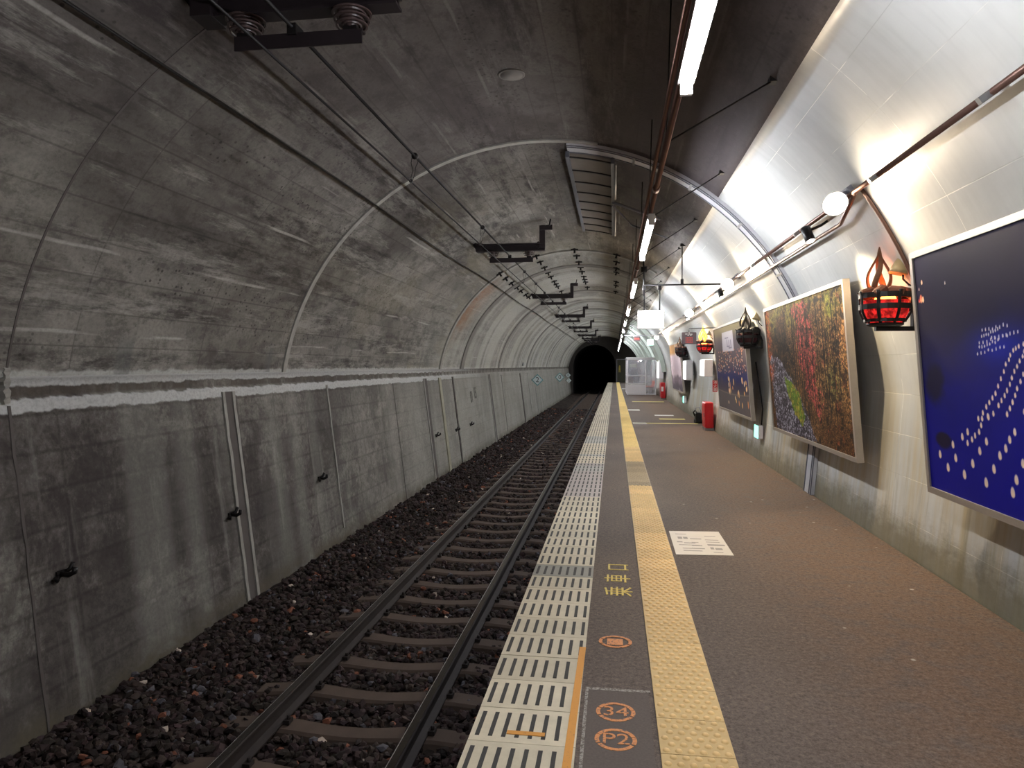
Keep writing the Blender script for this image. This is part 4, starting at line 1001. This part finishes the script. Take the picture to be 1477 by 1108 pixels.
def picture(yf, yn, fn, res, label, cols=None, zb=ZB, zt=ZT, scale=1.0):
    """framed picture leaning on the curved wall; yf far end, yn near end"""
    root = empty('framed_picture', (XB, (yf + yn) / 2, zb), label, 'picture', 'large framed pictures on the white wall'); o0 = Vector((XB, (yf + yn) / 2, zb))
    upv = Vector((XT - XB, 0, zt - zb)); H = upv.length; up = upv.normalized(); back = Vector((up.z, 0, -up.x))   # towards the wall
    W = yf - yn; B = Vector((XB, yf, zb)) - o0
    P = lambda a, b_, d: B + Vector((0, -a, 0)) + up * b_ + back * d
    w, h = res; img = np.clip(fn(w, h), 0, 255) / 255; img = np.where(img <= .04045, img / 12.92, ((img + .055) / 1.055) ** 2.4)
    t = 0.045
    a = np.linspace(t, W - t, w); b_ = np.linspace(t, H - t, h); A, Bv = np.meshgrid(a, b_)
    co = np.array(B)[None, None] + A[..., None] * np.array((0, -1., 0)) + Bv[..., None] * np.array(up) + 0.012 * np.array(back)
    me = bpy.data.meshes.new('picture_sheet'); V = co.reshape(-1, 3)
    idx = np.arange(w * h).reshape(h, w); F = np.stack([idx[:-1, :-1], idx[:-1, 1:], idx[1:, 1:], idx[1:, :-1]], -1).reshape(-1, 4)
    me.vertices.add(len(V)); me.vertices.foreach_set('co', V.astype(np.float32).ravel()); me.loops.add(F.size); me.loops.foreach_set('vertex_index', F.astype(np.int32).ravel())
    me.polygons.add(len(F)); me.polygons.foreach_set('loop_start', (np.arange(len(F)) * 4).astype(np.int32)); me.update(calc_edges=True); me.validate()
    at = me.attributes.new('tint', 'FLOAT_COLOR', 'POINT'); at.data.foreach_set('color', np.concatenate([img.reshape(-1, 3), np.ones((w * h, 1))], 1).astype(np.float32).ravel())
    me.materials.append(M['picture']); o = bpy.data.objects.new('picture_sheet', me); COL.objects.link(o); o.parent = root
    fr = MB()
    def bar(a0, a1, b0, b1, d0, d1):
        vs = [P(x, y, z) for x in (a0, a1) for y in (b0, b1) for z in (d0, d1)]
        fr.add(vs, [(0, 1, 3, 2), (4, 6, 7, 5), (0, 4, 5, 1), (2, 3, 7, 6), (0, 2, 6, 4), (1, 5, 7, 3)])
    dep = 0.065
    bar(0, W, 0, t, 0, dep); bar(0, W, H - t, H, 0, dep); bar(0, t, t, H - t, 0, dep); bar(W - t, W, t, H - t, 0, dep)
    fr.build('frame', M['alu'], root)
    bk = MB(); fr2 = fr; fr = bk; bar(t * .5, W - t * .5, t * .5, H - t * .5, 0.02, dep - 0.01); bk.build('back_board', M['galv_dark'], root)
    wm = MB(); fr = wm
    for fa in (0.12, 0.55, 0.88):
        bar(W * fa - 0.03, W * fa + 0.03, H * 0.30, H * 0.35, dep - 0.01, dep + 0.09); bar(W * fa - 0.03, W * fa + 0.03, H * 0.84, H * 0.88, dep - 0.01, dep + 0.055)
    wm.build('wall_mount', M['galv_dark'], root)
    return root
picture(5.62, 2.00, pic_night, (620, 310), 'huge framed night picture of small white lights on deep blue, nearest on the white wall')
picture(10.79, 7.16, pic_forest, (560, 280), 'framed picture of a red autumn forest with a stream, second on the white wall')
picture(16.12, 12.42, pic_lights, (300, 200), 'framed picture of a dusky crowd of orange lights, third on the white wall')
picture(28.8, 24.4, pic_pale, (120, 80), 'framed pale pink picture, farthest on the white wall')

# ------------------------------------------------------------------ flame baskets
def basket(y, state, label):
    xc, zc = 2.20, 1.955
    root = empty('flame_basket', (xc, y, zc), label, 'flame lamp', 'iron flame baskets on the white wall'); root.scale = (0.84, 0.84, 0.9)
    rad = lambda t: 0.15 + 0.075 * min(1, t / .45) ** .6
    hz = lambda t: 0.0 + 0.245 * t
    for t in (0.08, 0.58, 1.0):
        b = MB(); n = 24; vs = []; r = rad(t); z = hz(t); hh = 0.024 if t > .5 else 0.014
        for k in range(n):
            a = 2 * PI * k / n
            for rr2, dz in ((r, -hh), (r + .012, -hh), (r + .012, hh), (r, hh)): vs.append((rr2 * math.cos(a), rr2 * math.sin(a), z + dz))
        b.add(vs, [(k * 4 + q, ((k + 1) % n) * 4 + q, ((k + 1) % n) * 4 + (q + 1) % 4, k * 4 + (q + 1) % 4) for k in range(n) for q in range(4)])
        b.build('basket_band', M['iron'], root)
    for k in range(8):
        a = 2 * PI * k / 8 + .2
        b = MB(); b.tube([((rad(t) + .008) * math.cos(a), (rad(t) + .008) * math.sin(a), hz(t)) for t in (0, .08, .2, .4, .7, 1.0)] + [((.225 + .03) * math.cos(a), (.255) * math.sin(a), 0.285)], 0.017, 6, flat=0.6); b.build('basket_strap', M['iron'], root)
    b = MB(); n = 24; pr = [(0.001, -0.02), (0.13, -0.02), (0.155, 0.0), (0.205, 0.09), (0.21, 0.20)]
    b.lathe(pr, (0, 0, 0), 24)
    b.build('glass_bowl', M['red_glow'] if state in ('lit', 'yellow') else M['red_dim'], root)['label'] = 'red glass bowl'
    b = MB(); b.lathe([(0.135, -0.035), (0.165, -0.02), (0.165, -0.005), (0.12, -0.0)], (0, 0, 0), 24); b.build('base_dish', M['iron'], root)
    r_ = random.Random(int(y * 10))
    for k in range(7):
        a = 2 * PI * k / 7 + .5
        b = MB(); d = Vector((0.165 * math.cos(a), 0.165 * math.sin(a), 0.275)); rot = Matrix.Rotation(a + r_.uniform(-.6, .6), 3, 'Z') @ Matrix.Rotation(r_.uniform(.1, .5), 3, 'Y')
        b.bbox(d, (0.15, 0.085, 0.085), 0.02, 0, rot); b.build('log', M['log'] if state != 'off' else M['iron'], root)
    if state in ('lit', 'yellow', 'dim'):
        b = MB(); b.lathe([(0.001, 0.205), (0.10, 0.205), (0.09, 0.235), (0.04, 0.25), (0.001, 0.252)], (0, 0, 0), 16); b.build('embers', M['ember'] if state != 'dim' else M['red_dim'], root)
        # a warm bulb among the embers lights the flame from below
    if state in ('lit', 'yellow'):
        L = bpy.data.lights.new('ember_bulb', 'POINT'); L.energy = 3.2; L.color = (1, .24, .06); L.shadow_soft_size = .03
        lo = bpy.data.objects.new('ember_bulb', L); COL.objects.link(lo); lo.parent = root; lo.location = (0, 0, 0.31)
    fm = M['rust'] if state in ('lit', 'dim') else (M['yellow_flame'] if state == 'yellow' else M['dull_flame'])
    for k in range(4):
        a0 = PI / 2 * k + 0.5; b = MB(); pts = []; rs = []
        for i in range(19):
            t = i / 18; r = 0.125 * (math.sin(PI * min(1, t * 1.35 + .10)) if t < .66 else math.sin(PI * .99) + (1 - (t - .66) / .34) * .0) ** 1.0
            r = 0.025 + 0.085 * math.sin(PI * min(1.0, 0.12 + t * 1.0)) ** 1.25 if t < .88 else 0.03 * (1 - t) / .12
            r *= (1 - t ** 3)
            a = a0 + 1.5 * t
            pts.append((r * math.cos(a) - 0.05, r * math.sin(a) + 0.03, 0.235 + 0.46 * t)); rs.append(0.030 * (1 - t) ** .5 + 0.004)
        b.tube(pts, rs, 8, flat=0.55); b.build('flame_blade', fm, root)
    b = MB(); zz = zc; wx = (2.435 - xc) / 0.84
    b.box((wx - 0.19, 0, -0.055), (0.36, 0.06, 0.04)); b.box((wx - 0.02, 0, 0.08), (0.03, 0.07, 0.30)); b.box((wx - 0.10, -0.0, 0.12), (0.14, 0.03, 0.03)); b.build('wall_mount', M['iron'], root)
basket(6.22, 'lit', 'red lit iron flame basket with rusty flame between the blue and the forest picture')
basket(12.25, 'off', 'unlit black iron flame basket between the forest and the crowd picture')
basket(18.0, 'yellow', 'bright red iron flame basket with a yellow flame beside the grey hanging sign')
basket(24.2, 'dim', 'dark iron flame basket with an orange brown flame above the pale pink picture')
def horn(y, label):
    root = empty('horn_speaker', (2.30, y, 2.40), label, 'speaker', 'small beige horns on the white wall')
    b = MB(); b.lathe([(0.075, -0.06), (0.07, -0.03), (0.05, 0.04), (0.035, 0.07), (0.01, 0.08)], (-0.02, 0, 0), 18, rot=Matrix.Rotation(0.25, 3, 'Y')); b.build('horn_shell', M['beige'], root)
    b = MB(); b.tube([(0, 0, -0.03), (0, 0.0, -0.10), (0.04, -0.02, -0.15), (0.09, -0.02, -0.16)], 0.008, 6); b.build('cord', M['iron'], root)
    b = MB(); b.box((0.03, 0, 0.05), (0.10, 0.03, 0.03)); b.build('wall_bracket', M['galv_dark'], root)
horn(6.13, 'small beige horn at the edge of the huge blue picture')
horn(11.9, 'small horn above the unlit black flame basket')
horn(17.65, 'small horn above the bright red flame basket')

# ------------------------------------------------------------------ floodlights and spot cans
def flood(x, y, z, aim, label, power=150, spread=165, up=None):
    root = empty('floodlight', (x, y, z), label, 'floodlight', 'warm floodlights on the wall conduit')
    d = (Vector(aim) - Vector((x, y, z))).normalized(); q = d.to_track_quat('-Z', 'Y').to_matrix()
    b = MB(); b.lathe([(0.035, 0.10), (0.055, 0.07), (0.095, 0.0), (0.10, -0.015)], (0, 0, 0), 20, rot=q); b.build('lamp_housing', M['galv_dark'], root)
    b = MB(); b.lathe([(0.001, -0.026), (0.060, -0.024), (0.090, -0.018), (0.090, -0.0155), (0.001, -0.0155)], (0, 0, 0), 20, rot=q); b.build('lens', M['lamp_disc'], root)
    wv = Vector(ap(math.atan2(x - CX, z - CZ), R)); wl = Vector((wv.x - x, 0, wv.y - z))
    b = MB(); b.tube([(0, 0.09, 0.02), wl * 0.6 + Vector((0, 0.12, 0.03)), wl * .85 + Vector((0, 0.12, 0))], 0.016, 6); b.box(wl * .82 + Vector((0, 0.12, 0)), (0.10, 0.14, 0.04), rot=Matrix.Rotation(math.atan2(x - CX, z - CZ), 3, 'Y')); b.build('wall_bracket', M['galv_dark'], root)
    L = bpy.data.lights.new('flood_beam', 'SPOT'); L.energy = power; L.color = (1, .80, .56); L.spot_size = math.radians(spread); L.spot_blend = 0.55; L.shadow_soft_size = 0.05
    lo = bpy.data.objects.new('flood_beam', L); COL.objects.link(lo); lo.parent = root; lo.location = d * 0.05; lo.rotation_euler = d.to_track_quat('-Z', 'Y').to_euler()
    return root
flood(1.74, 6.02, 2.90, (1.75, 4.2, 1.9), 'brightly lit warm floodlight at the top corner of the huge blue picture', 36)
flood(1.72, 11.35, 2.86, (1.75, 8.6, 1.9), 'brightly lit warm floodlight above the far corner of the forest picture', 36)
flood(1.72, 16.95, 2.82, (1.35, 14.0, 2.95), 'brightly lit warm floodlight above the crowd picture', 58)
flood(1.74, 30.3, 2.80, (2.1, 28, 1.9), 'brightly lit warm floodlight above the pale pink picture', 60)
def can(y, label, power, aim, col=(1, .78, .48)):
    x, z = 1.80, 2.84
    root = empty('spotlight_can', (x, y, z), label, 'spotlight', 'small black spotlight cans on the wall conduit')
    d = (Vector(aim) - Vector((x, y, z))).normalized(); q = d.to_track_quat('-Z', 'Y').to_matrix()
    b = MB(); b.lathe([(0.042, -0.075), (0.045, -0.07), (0.045, 0.07), (0.03, 0.08)], (0, 0, 0), 18, rot=q); b.build('can_body', M['iron'], root)
    b = MB(); b.lathe([(0.001, -0.0772), (0.036, -0.0772), (0.036, -0.0752), (0.001, -0.0752)], (0, 0, 0), 14, rot=q); b.build('lens', M['lamp_disc'], root)
    wv = Vector(ap(math.atan2(x - CX, z - CZ), R)); wl = Vector((wv.x - x, 0, wv.y - z))
    b = MB(); b.tube([(0, 0, 0.03), wl * .7, wl], 0.014, 6); b.build('wall_bracket', M['iron'], root)
    L = bpy.data.lights.new('can_beam', 'SPOT'); L.energy = power; L.color = col; L.spot_size = math.radians(100); L.spot_blend = 0.4; L.shadow_soft_size = 0.03
    lo = bpy.data.objects.new('can_beam', L); COL.objects.link(lo); lo.parent = root; lo.location = d * 0.085; lo.rotation_euler = d.to_track_quat('-Z', 'Y').to_euler()
can(7.05, 'black spotlight can between the first floodlight and the forest picture', 90, (2.45, 6.25, 0.6))
can(12.6, 'black spotlight can just before the crowd picture', 90, (2.45, 11.6, 0.6))
can(18.3, 'added black spotlight can just beyond the third floodlight', 90, (2.45, 17.2, 0.6))  # extra can, added to warm the lower wall
# ------------------------------------------------------------------ hanging signs
bar_ = empty('sign_crossbar', (0, 13.0, 3.05), 'thin dark crossbar between the lamp row and the white wall', 'crossbar')
b = MB(); b.tube([(0.50, 0, 0), (1.91, 0, 0)], 0.016, 6); b.build('pipe', M['iron'], bar_)
b = MB(); b.tube([(1.19, 0, 0), (1.19, 0, 0.72)], 0.012, 6); b.box((1.19, 0, 0.05), (0.05, 0.05, 0.10)); b.box((1.2, 0, 0.70), (0.09, 0.06, 0.05)); b.build('hanger_rod', M['iron'], bar_)
b = MB(); b.tube([(0.52, 0, -0.2), (0.52, 0, 0.2), (0.50, 0, 1.13)], 0.016, 6); b.box((0.52, 0, 0.28), (0.10, 0.07, 0.10)); b.build('hanger_rod', M['iron'], bar_)
sg = empty('hanging_sign', (0, 13.0, 0), 'glowing white box sign hanging from the crossbar over the platform', 'sign')
b = MB(); b.bbox((0.645, 0, 2.43), (0.47, 0.14, 0.33), 0.01); b.build('sign_box', M['box_grey'], sg)
for dy in (-0.072, 0.072):
    b = MB(); b.box((0.645, dy, 2.43), (0.45, 0.006, 0.31)); b.build('sign_face', M['sign_lit'], sg)
for x in (0.53, 0.80):
    b = MB(); b.tube([(x, 0, 2.59), (x, 0, 3.04)], 0.014, 6); b.box((x, 0, 3.0), (0.06, 0.05, 0.08)); b.build('hanger_pole', M['iron'], sg)
sg = empty('hanging_sign', (0, 16.0, 0), 'grey hanging sign with red characters beside the bright red flame basket', 'sign')
b = MB(); b.bbox((1.62, 0, 2.21), (0.31, 0.08, 0.26), 0.008); b.build('sign_box', M['sign_grey'], sg)
b = MB()
for (x, z, w, h) in [(1.56, 2.30, .05, .02), (1.62, 2.31, .02, .06), (1.665, 2.295, .05, .02), (1.60, 2.27, .03, .02), (1.655, 2.27, .03, .02)]: b.box((x, -0.042, z), (w, .004, h))
b.build('lettering', M['white'], sg)
b = MB()
b.box((1.62, -0.042, 2.225), (.15, .004, .014)); b.box((1.62, -0.042, 2.11), (.15, .004, .014)); b.box((1.62, -0.042, 2.168), (.13, .004, .012))
for k in range(5): b.box((1.555 + .0325 * k, -0.042, 2.167), (.013, .004, .115))
b.build('lettering', M['sign_pink'], sg)
b = MB(); b.tube([(1.62, 0, 2.34), (1.62, 0, 2.42), (2.36, 0, 2.44)], 0.014, 6); b.build('wall_bracket', M['galv'], sg)
bar2 = empty('sign_crossbar', (0, 30.0, 2.86), 'thin far crossbar carrying the green exit sign', 'crossbar')
b = MB(); b.tube([(0.40, 0, 0.0), (2.06, 0, 0.0)], 0.02, 6); b.tube([(0.42, 0, 0.0), (0.42, 0, 1.3)], 0.014, 6); b.build('pipe', M['galv_dark'], bar2)
sg = empty('hanging_sign', (0, 30.0, 0), 'small green lit exit sign under the far crossbar', 'sign')
b = MB(); b.bbox((1.475, 0, 2.58), (0.26, 0.10, 0.26), 0.01); b.build('sign_box', M['box_grey'], sg)
b = MB(); b.box((1.475, -0.053, 2.58), (0.24, 0.004, 0.24)); b.build('sign_face', M['exit_lit'], sg)
b = MB(); b.tube([(1.475, 0, 2.70), (1.475, 0, 2.86)], 0.014, 6); b.build('hanger_pole', M['galv_dark'], sg)
sg = empty('hanging_sign', (0, 30.0, 0), 'small dark red sign hanging at the lamp end of the far crossbar', 'sign')
b = MB(); b.bbox((0.93, 0, 2.73), (0.26, 0.06, 0.20), 0.008); b.build('sign_box', M['sign_grey'], sg)
b = MB(); b.box((0.93, -0.033, 2.73), (0.20, 0.004, 0.06)); b.build('lettering', M['sign_pink'], sg)
b = MB(); b.tube([(0.93, 0, 2.83), (0.93, 0, 2.86)], 0.014, 6); b.build('hanger_pole', M['galv_dark'], sg)

# ------------------------------------------------------------------ wall boxes
def wallbox(y0, y1, z0, z1, x0, label, name='light_box', face='lightbox', cat='light box', grp='white light boxes on the white wall'):
    root = empty(name, (x0, (y0 + y1) / 2, z0), label, cat, grp); xw = 2.50; d = xw - x0; W = y1 - y0; H = z1 - z0
    b = MB(); b.bbox((d * .4, 0, H / 2), (d * .8, W, H), 0.012); b.build('box_body', M['box_grey'], root)
    b = MB(); b.box((-0.002, 0, H / 2), (0.006, W * .92, H * .92)); b.build('lit_face', M[face], root)
    b = MB(); b.box((d * .88, 0, H / 2), (d * .24, W * .5, H * .5)); b.build('wall_mount', M['galv_dark'], root)
    return root
wallbox(18.35, 19.25, 1.33, 1.77, 2.24, 'white light box beneath the bright red flame basket')
wallbox(22.9, 23.9, 1.15, 1.78, 2.24, 'white light box second along the wall, beneath the dark flame basket')
wallbox(36.2, 38.2, 0.95, 1.92, 2.22, 'white light box farthest along, beside the glass shelter')
g1 = wallbox(12.36, 12.72, 0.37, 0.60, 2.40, 'low green lit guidance lamp under the unlit flame basket', 'guidance_lamp', 'green_lit', 'guidance lamp', 'low green guidance lamps')
b = MB(); b.tube([(0.08, 0, 0.22), (0.10, 0, 0.5), (0.06, 0, 0.8), (-0.02, 0.0, 1.3)], 0.012, 6); b.build('cord', M['iron'], g1)
wallbox(25.0, 25.4, 0.32, 0.56, 2.38, 'low green lit guidance lamp under the pale pink picture', 'guidance_lamp', 'green_lit', 'guidance lamp', 'low green guidance lamps')
# fire extinguisher cabinets, sign, small pump
def cabinet(y0, y1, h, label, lean):
    root = empty('extinguisher_cabinet', (2.34, (y0 + y1) / 2, 0), label, 'extinguisher cabinet', 'red extinguisher cabinets'); W = y1 - y0
    rot = Matrix.Rotation(lean, 3, 'Y')
    b = MB(); b.bbox(rot @ Vector((0, 0, 0.06 + (h - .06) / 2)), (0.20, W, h - 0.06), 0.02, 0, rot); b.build('cabinet_body', M['red'], root)
    b = MB(); b.box((0, 0, 0.035), (0.22, W * .9, 0.07)); b.build('base', M['galv'], root)
    b = MB(); b.bbox(rot @ Vector((-0.105, 0, h / 2 + .02)), (0.012, W * .84, h * .82), 0.004, 0, rot); d = b.build('door', M['red'], root)
    b = MB(); b.box(rot @ Vector((-0.118, -W * .3, h * .55)), (0.014, .03, .10), 0, rot); b.build('handle', M['galv'], d)
    return root
cabinet(18.0, 18.6, 0.70, 'tall red extinguisher cabinet on the platform floor at the end of the yellow line', -0.03)
c2 = cabinet(34.6, 35.6, 0.80, 'red extinguisher cabinet with a white mark in front of the glass shelter', -0.03)
b = MB(); b.box((-0.06, -0.505, 0.5), (0.10, 0.008, 0.22)); b.build('white_plate', M['white'], c2)
sg = empty('extinguisher_sign', (2.34, 17.15, 1.0), 'small red vertical sign with white characters above the tall red cabinet', 'sign')
b = MB(); b.box((0, 0, 0.13), (0.11, 0.02, 0.27)); b.build('sign_plate', M['red'], sg)
b = MB()
for k, ch in enumerate('消火器'):
    add_text(b, ch, 0.085, Matrix.Translation((0, -0.012, 0.215 - 0.085 * k)) @ Matrix.Rotation(PI / 2, 4, 'X'), 0, 0.003)
b.build('lettering', M['white'], sg)
b = MB(); b.box((0.115, 0, 0.13), (0.13, 0.02, 0.05)); b.build('wall_bracket', M['galv'], sg)
pm = empty('portable_pump', (2.33, 20.4, 0), 'small dark portable pump on the floor just beyond the tall red cabinet', 'pump')
b = MB(); b.bbox((0, 0, 0.17), (0.17, 0.36, 0.26), 0.03); b.build('pump_body', M['iron'], pm)
for y in (-.12, .12):
    b = MB(); b.lathe([(0.05, -.1), (0.05, .1)], (0, y, 0.05), 14, rot=Matrix.Rotation(PI / 2, 3, 'Y')); b.build('wheel', M['black'], pm)
b = MB(); b.tube([(-.07, -.12, .28), (-.09, -.13, .42), (.02, -.13, .45), (.08, -.12, .28)], 0.012, 6); b.build('handle', M['galv_dark'], pm)
b = MB(); b.tube([(-.09, .05, .2), (-.13, .0, .30), (-.10, -.1, .36), (-.05, -.05, .31)], 0.018, 6); b.build('hose', M['black'], pm)

# ------------------------------------------------------------------ glass shelter with seats
sh = empty('glass_shelter', (1.52, 39.6, 0), 'glass waiting shelter with white posts at the far end of the platform', 'shelter')
X0, X1, SY, SH = -0.80, 0.72, 4.6, 2.02
for x, y in ((X0, 0), (X1, 0), (X0, SY), (X1, SY), (0.18, 0), (X0, SY / 2)):
    b = MB(); b.box((x, y, SH / 2), (0.06, 0.06, SH)); b.build('post', M['box_grey'], sh)
b = MB()
for z in (0.05, 0.62, 1.06, SH - 0.04):
    if z in (0.62, 1.06): b.box(((X0 + 0.18) / 2, 0, z), (0.98, 0.04, 0.04))
    else: b.box(((X0 + X1) / 2, 0, z), (X1 - X0, 0.05, 0.07))
    b.box((X0, SY / 2, z), (0.045, SY, 0.05)); b.box(((X0 + X1) / 2, SY, z), (X1 - X0, 0.05, 0.05))
b.build('frame_rail', M['box_grey'], sh)
b = MB(); b.box(((X0 + X1) / 2, SY / 2, SH + 0.03), (X1 - X0 + 0.12, SY + 0.1, 0.06)); b.build('roof', M['white_metal'], sh)
for (c, d) in ((((X0 + 0.18) / 2, 0, 1.5), (0.92, 0.008, 0.84)), (((X0 + 0.18) / 2, 0, .84), (0.92, 0.008, 0.38)), (((X1 + 0.18) / 2, 0, 1.0), (0.46, 0.008, 1.86)), ((X0, SY / 4, 1.05), (0.008, SY / 2 - .08, 1.85)), ((X0, SY * .75, 1.05), (0.008, SY / 2 - .08, 1.85)), (((X0 + X1) / 2, SY, 1.05), (X1 - X0 - .08, 0.008, 1.85))):
    b = MB(); b.box(c, d); b.build('glass_panel', M['glass'], sh)
b = MB(); b.box(((X0 + 0.18) / 2, 0, 0.335), (0.92, 0.02, 0.49)); b.build('kick_panel', M['box_grey'], sh)
def notice(x, z, w, h, y, mats, label):
    r = empty('notice_board', (1.52 + x, 39.6 + y, z), label, 'notice', 'notices in the glass shelter')
    b = MB(); b.box((0, 0, 0), (w, 0.02, h)); b.build('board', M[mats[0]], r); b = MB()
    for k in range(5): b.box((0, -0.012, h * (.36 - .18 * k)), (w * (.8 - .1 * (k % 2)), 0.004, h * .07))
    b.build('print', M[mats[1]], r)
M['olive'] = plain('olive_notice', lin(176, 182, 140), 0.5); M['slate'] = plain('slate_notice', lin(150, 152, 162), 0.5); M['mauve'] = plain('mauve_notice', lin(150, 120, 122), 0.5)
notice(-0.50, 1.62, 0.40, 0.20, 0.06, ('olive', 'white'), 'olive green notice strip at the top of the shelter glass')
notice(-0.46, 1.28, 0.42, 0.36, 0.06, ('slate', 'print_grey'), 'grey timetable sheet below the olive strip in the shelter')
notice(-0.62, 0.84, 0.24, 0.32, 0.06, ('mauve', 'print_grey'), 'mauve leaflet low in the shelter glass')
notice(-0.32, 0.84, 0.26, 0.32, 0.06, ('slate', 'white'), 'grey leaflet beside the mauve one low in the shelter glass')
st = None
for i, y in enumerate((0.7, 1.35, 2.0, 2.65)):
    lab = 'orange plastic shell chair in the glass shelter, ' + ['nearest the camera', 'second from the front', 'third from the front', 'farthest back'][i]
    if st: o = copy_tree(st); o.location = (2.02, 39.6 + y, 0); o['label'] = lab; continue
    st = empty('plastic_chair', (2.02, 39.6 + y, 0), lab, 'chair', 'orange chairs in the glass shelter')
    b = MB(); n = 10; vs = []
    prof = [(-0.24, 0.40), (-0.20, 0.425), (-0.05, 0.41), (0.10, 0.42), (0.17, 0.50), (0.21, 0.62), (0.24, 0.74)]
    for (x, z) in prof:
        for k in range(n + 1):
            yy = -0.22 + 0.44 * k / n; e = (abs(yy) / .22) ** 4 * 0.03; vs.append((x - (e if z > .5 else 0), yy, z + (e if z <= .5 else 0)))
    m = len(vs); vs += [(v[0] + .012, v[1], v[2] - .02) for v in vs]
    fs = [(i2 * (n + 1) + k, i2 * (n + 1) + k + 1, (i2 + 1) * (n + 1) + k + 1, (i2 + 1) * (n + 1) + k) for i2 in range(len(prof) - 1) for k in range(n)]
    b.add(vs, fs + [tuple(m + q for q in reversed(f)) for f in fs], 0, True); b.build('seat_shell', M['orange'], st)
    b = MB(); b.tube([(0, 0, 0.0), (0, 0, 0.40)], 0.03, 8); b.box((0, 0, 0.01), (0.30, 0.06, 0.02)); b.box((0, 0, 0.39), (0.26, 0.20, 0.02)); b.build('pedestal', M['white_metal'], st)

sl = empty('shelter_lamp', (1.52, 41.9, 1.93), 'lit strip lamp under the roof of the glass shelter', 'lamp')
b = MB(); b.box((0, 0, 0.01), (0.14, 1.3, 0.05)); b.build('lamp_housing', M['white_metal'], sl)
b = MB(); b.tube([(0, -0.6, -0.03), (0, 0.6, -0.03)], 0.018, 8); b.build('tube', M['tube'], sl)
# ------------------------------------------------------------------ end of the platform
ew = empty('steel_gate', (0.75, 70.55, 0), 'dull green steel gate in the dark end wall of the platform', 'gate')
b = MB(); b.box((0.0, 0, 1.1), (0.95, 0.06, 2.2)); b.build('gate_leaf', plain('dull_green_steel', lin(70, 70, 56), 0.7), ew)
b = MB(); b.box((-0.5, 0, 1.12), (0.06, 0.10, 2.24)); b.box((0.5, 0, 1.12), (0.06, 0.10, 2.24)); b.box((0, 0, 2.25), (1.06, 0.10, 0.06)); b.build('frame', M['galv_dark'], ew)
sg = empty('warning_sign', (0.52, 70.48, 1.15), 'small yellow figure shaped sign on the steel gate', 'sign')
b = MB(); b.lathe([(0.001, -.02), (.08, -.02), (.08, .0), (.001, .0)], (0, 0, .42), 12, rot=Matrix.Rotation(PI / 2, 3, 'X')); b.box((0, 0, .18), (.16, .02, .30)); b.box((-.05, 0, -.06), (.06, .02, .22)); b.box((.05, 0, -.06), (.06, .02, .22)); b.build('sign_plate', plain('yellow_sign', lin(196, 176, 70), .5), sg)

# ------------------------------------------------------------------ world, camera, view
w = bpy.data.worlds.new('world'); sc.world = w; w.use_nodes = True
w.node_tree.nodes['Background'].inputs[0].default_value = (0.5, 0.55, 0.6, 1); w.node_tree.nodes['Background'].inputs[1].default_value = 0.004
cam = bpy.data.cameras.new('camera'); co = bpy.data.objects.new('camera', cam); COL.objects.link(co); sc.camera = co
cam.sensor_fit = 'HORIZONTAL'; cam.sensor_width = 36.0; cam.lens = 36.0 * 1024 / 1477; cam.clip_start = 0.05; cam.clip_end = 300
yaw, pitch = math.radians(8.194), math.radians(-1.454)
co.location = (0, 0, 1.6); co.rotation_euler = (PI / 2 + pitch, 0, yaw)
vs_ = sc.view_settings; vs_.view_transform = 'Standard'; vs_.look = 'None'; vs_.gamma = 1; vs_.use_curve_mapping = False; vs_.exposure = 0.83
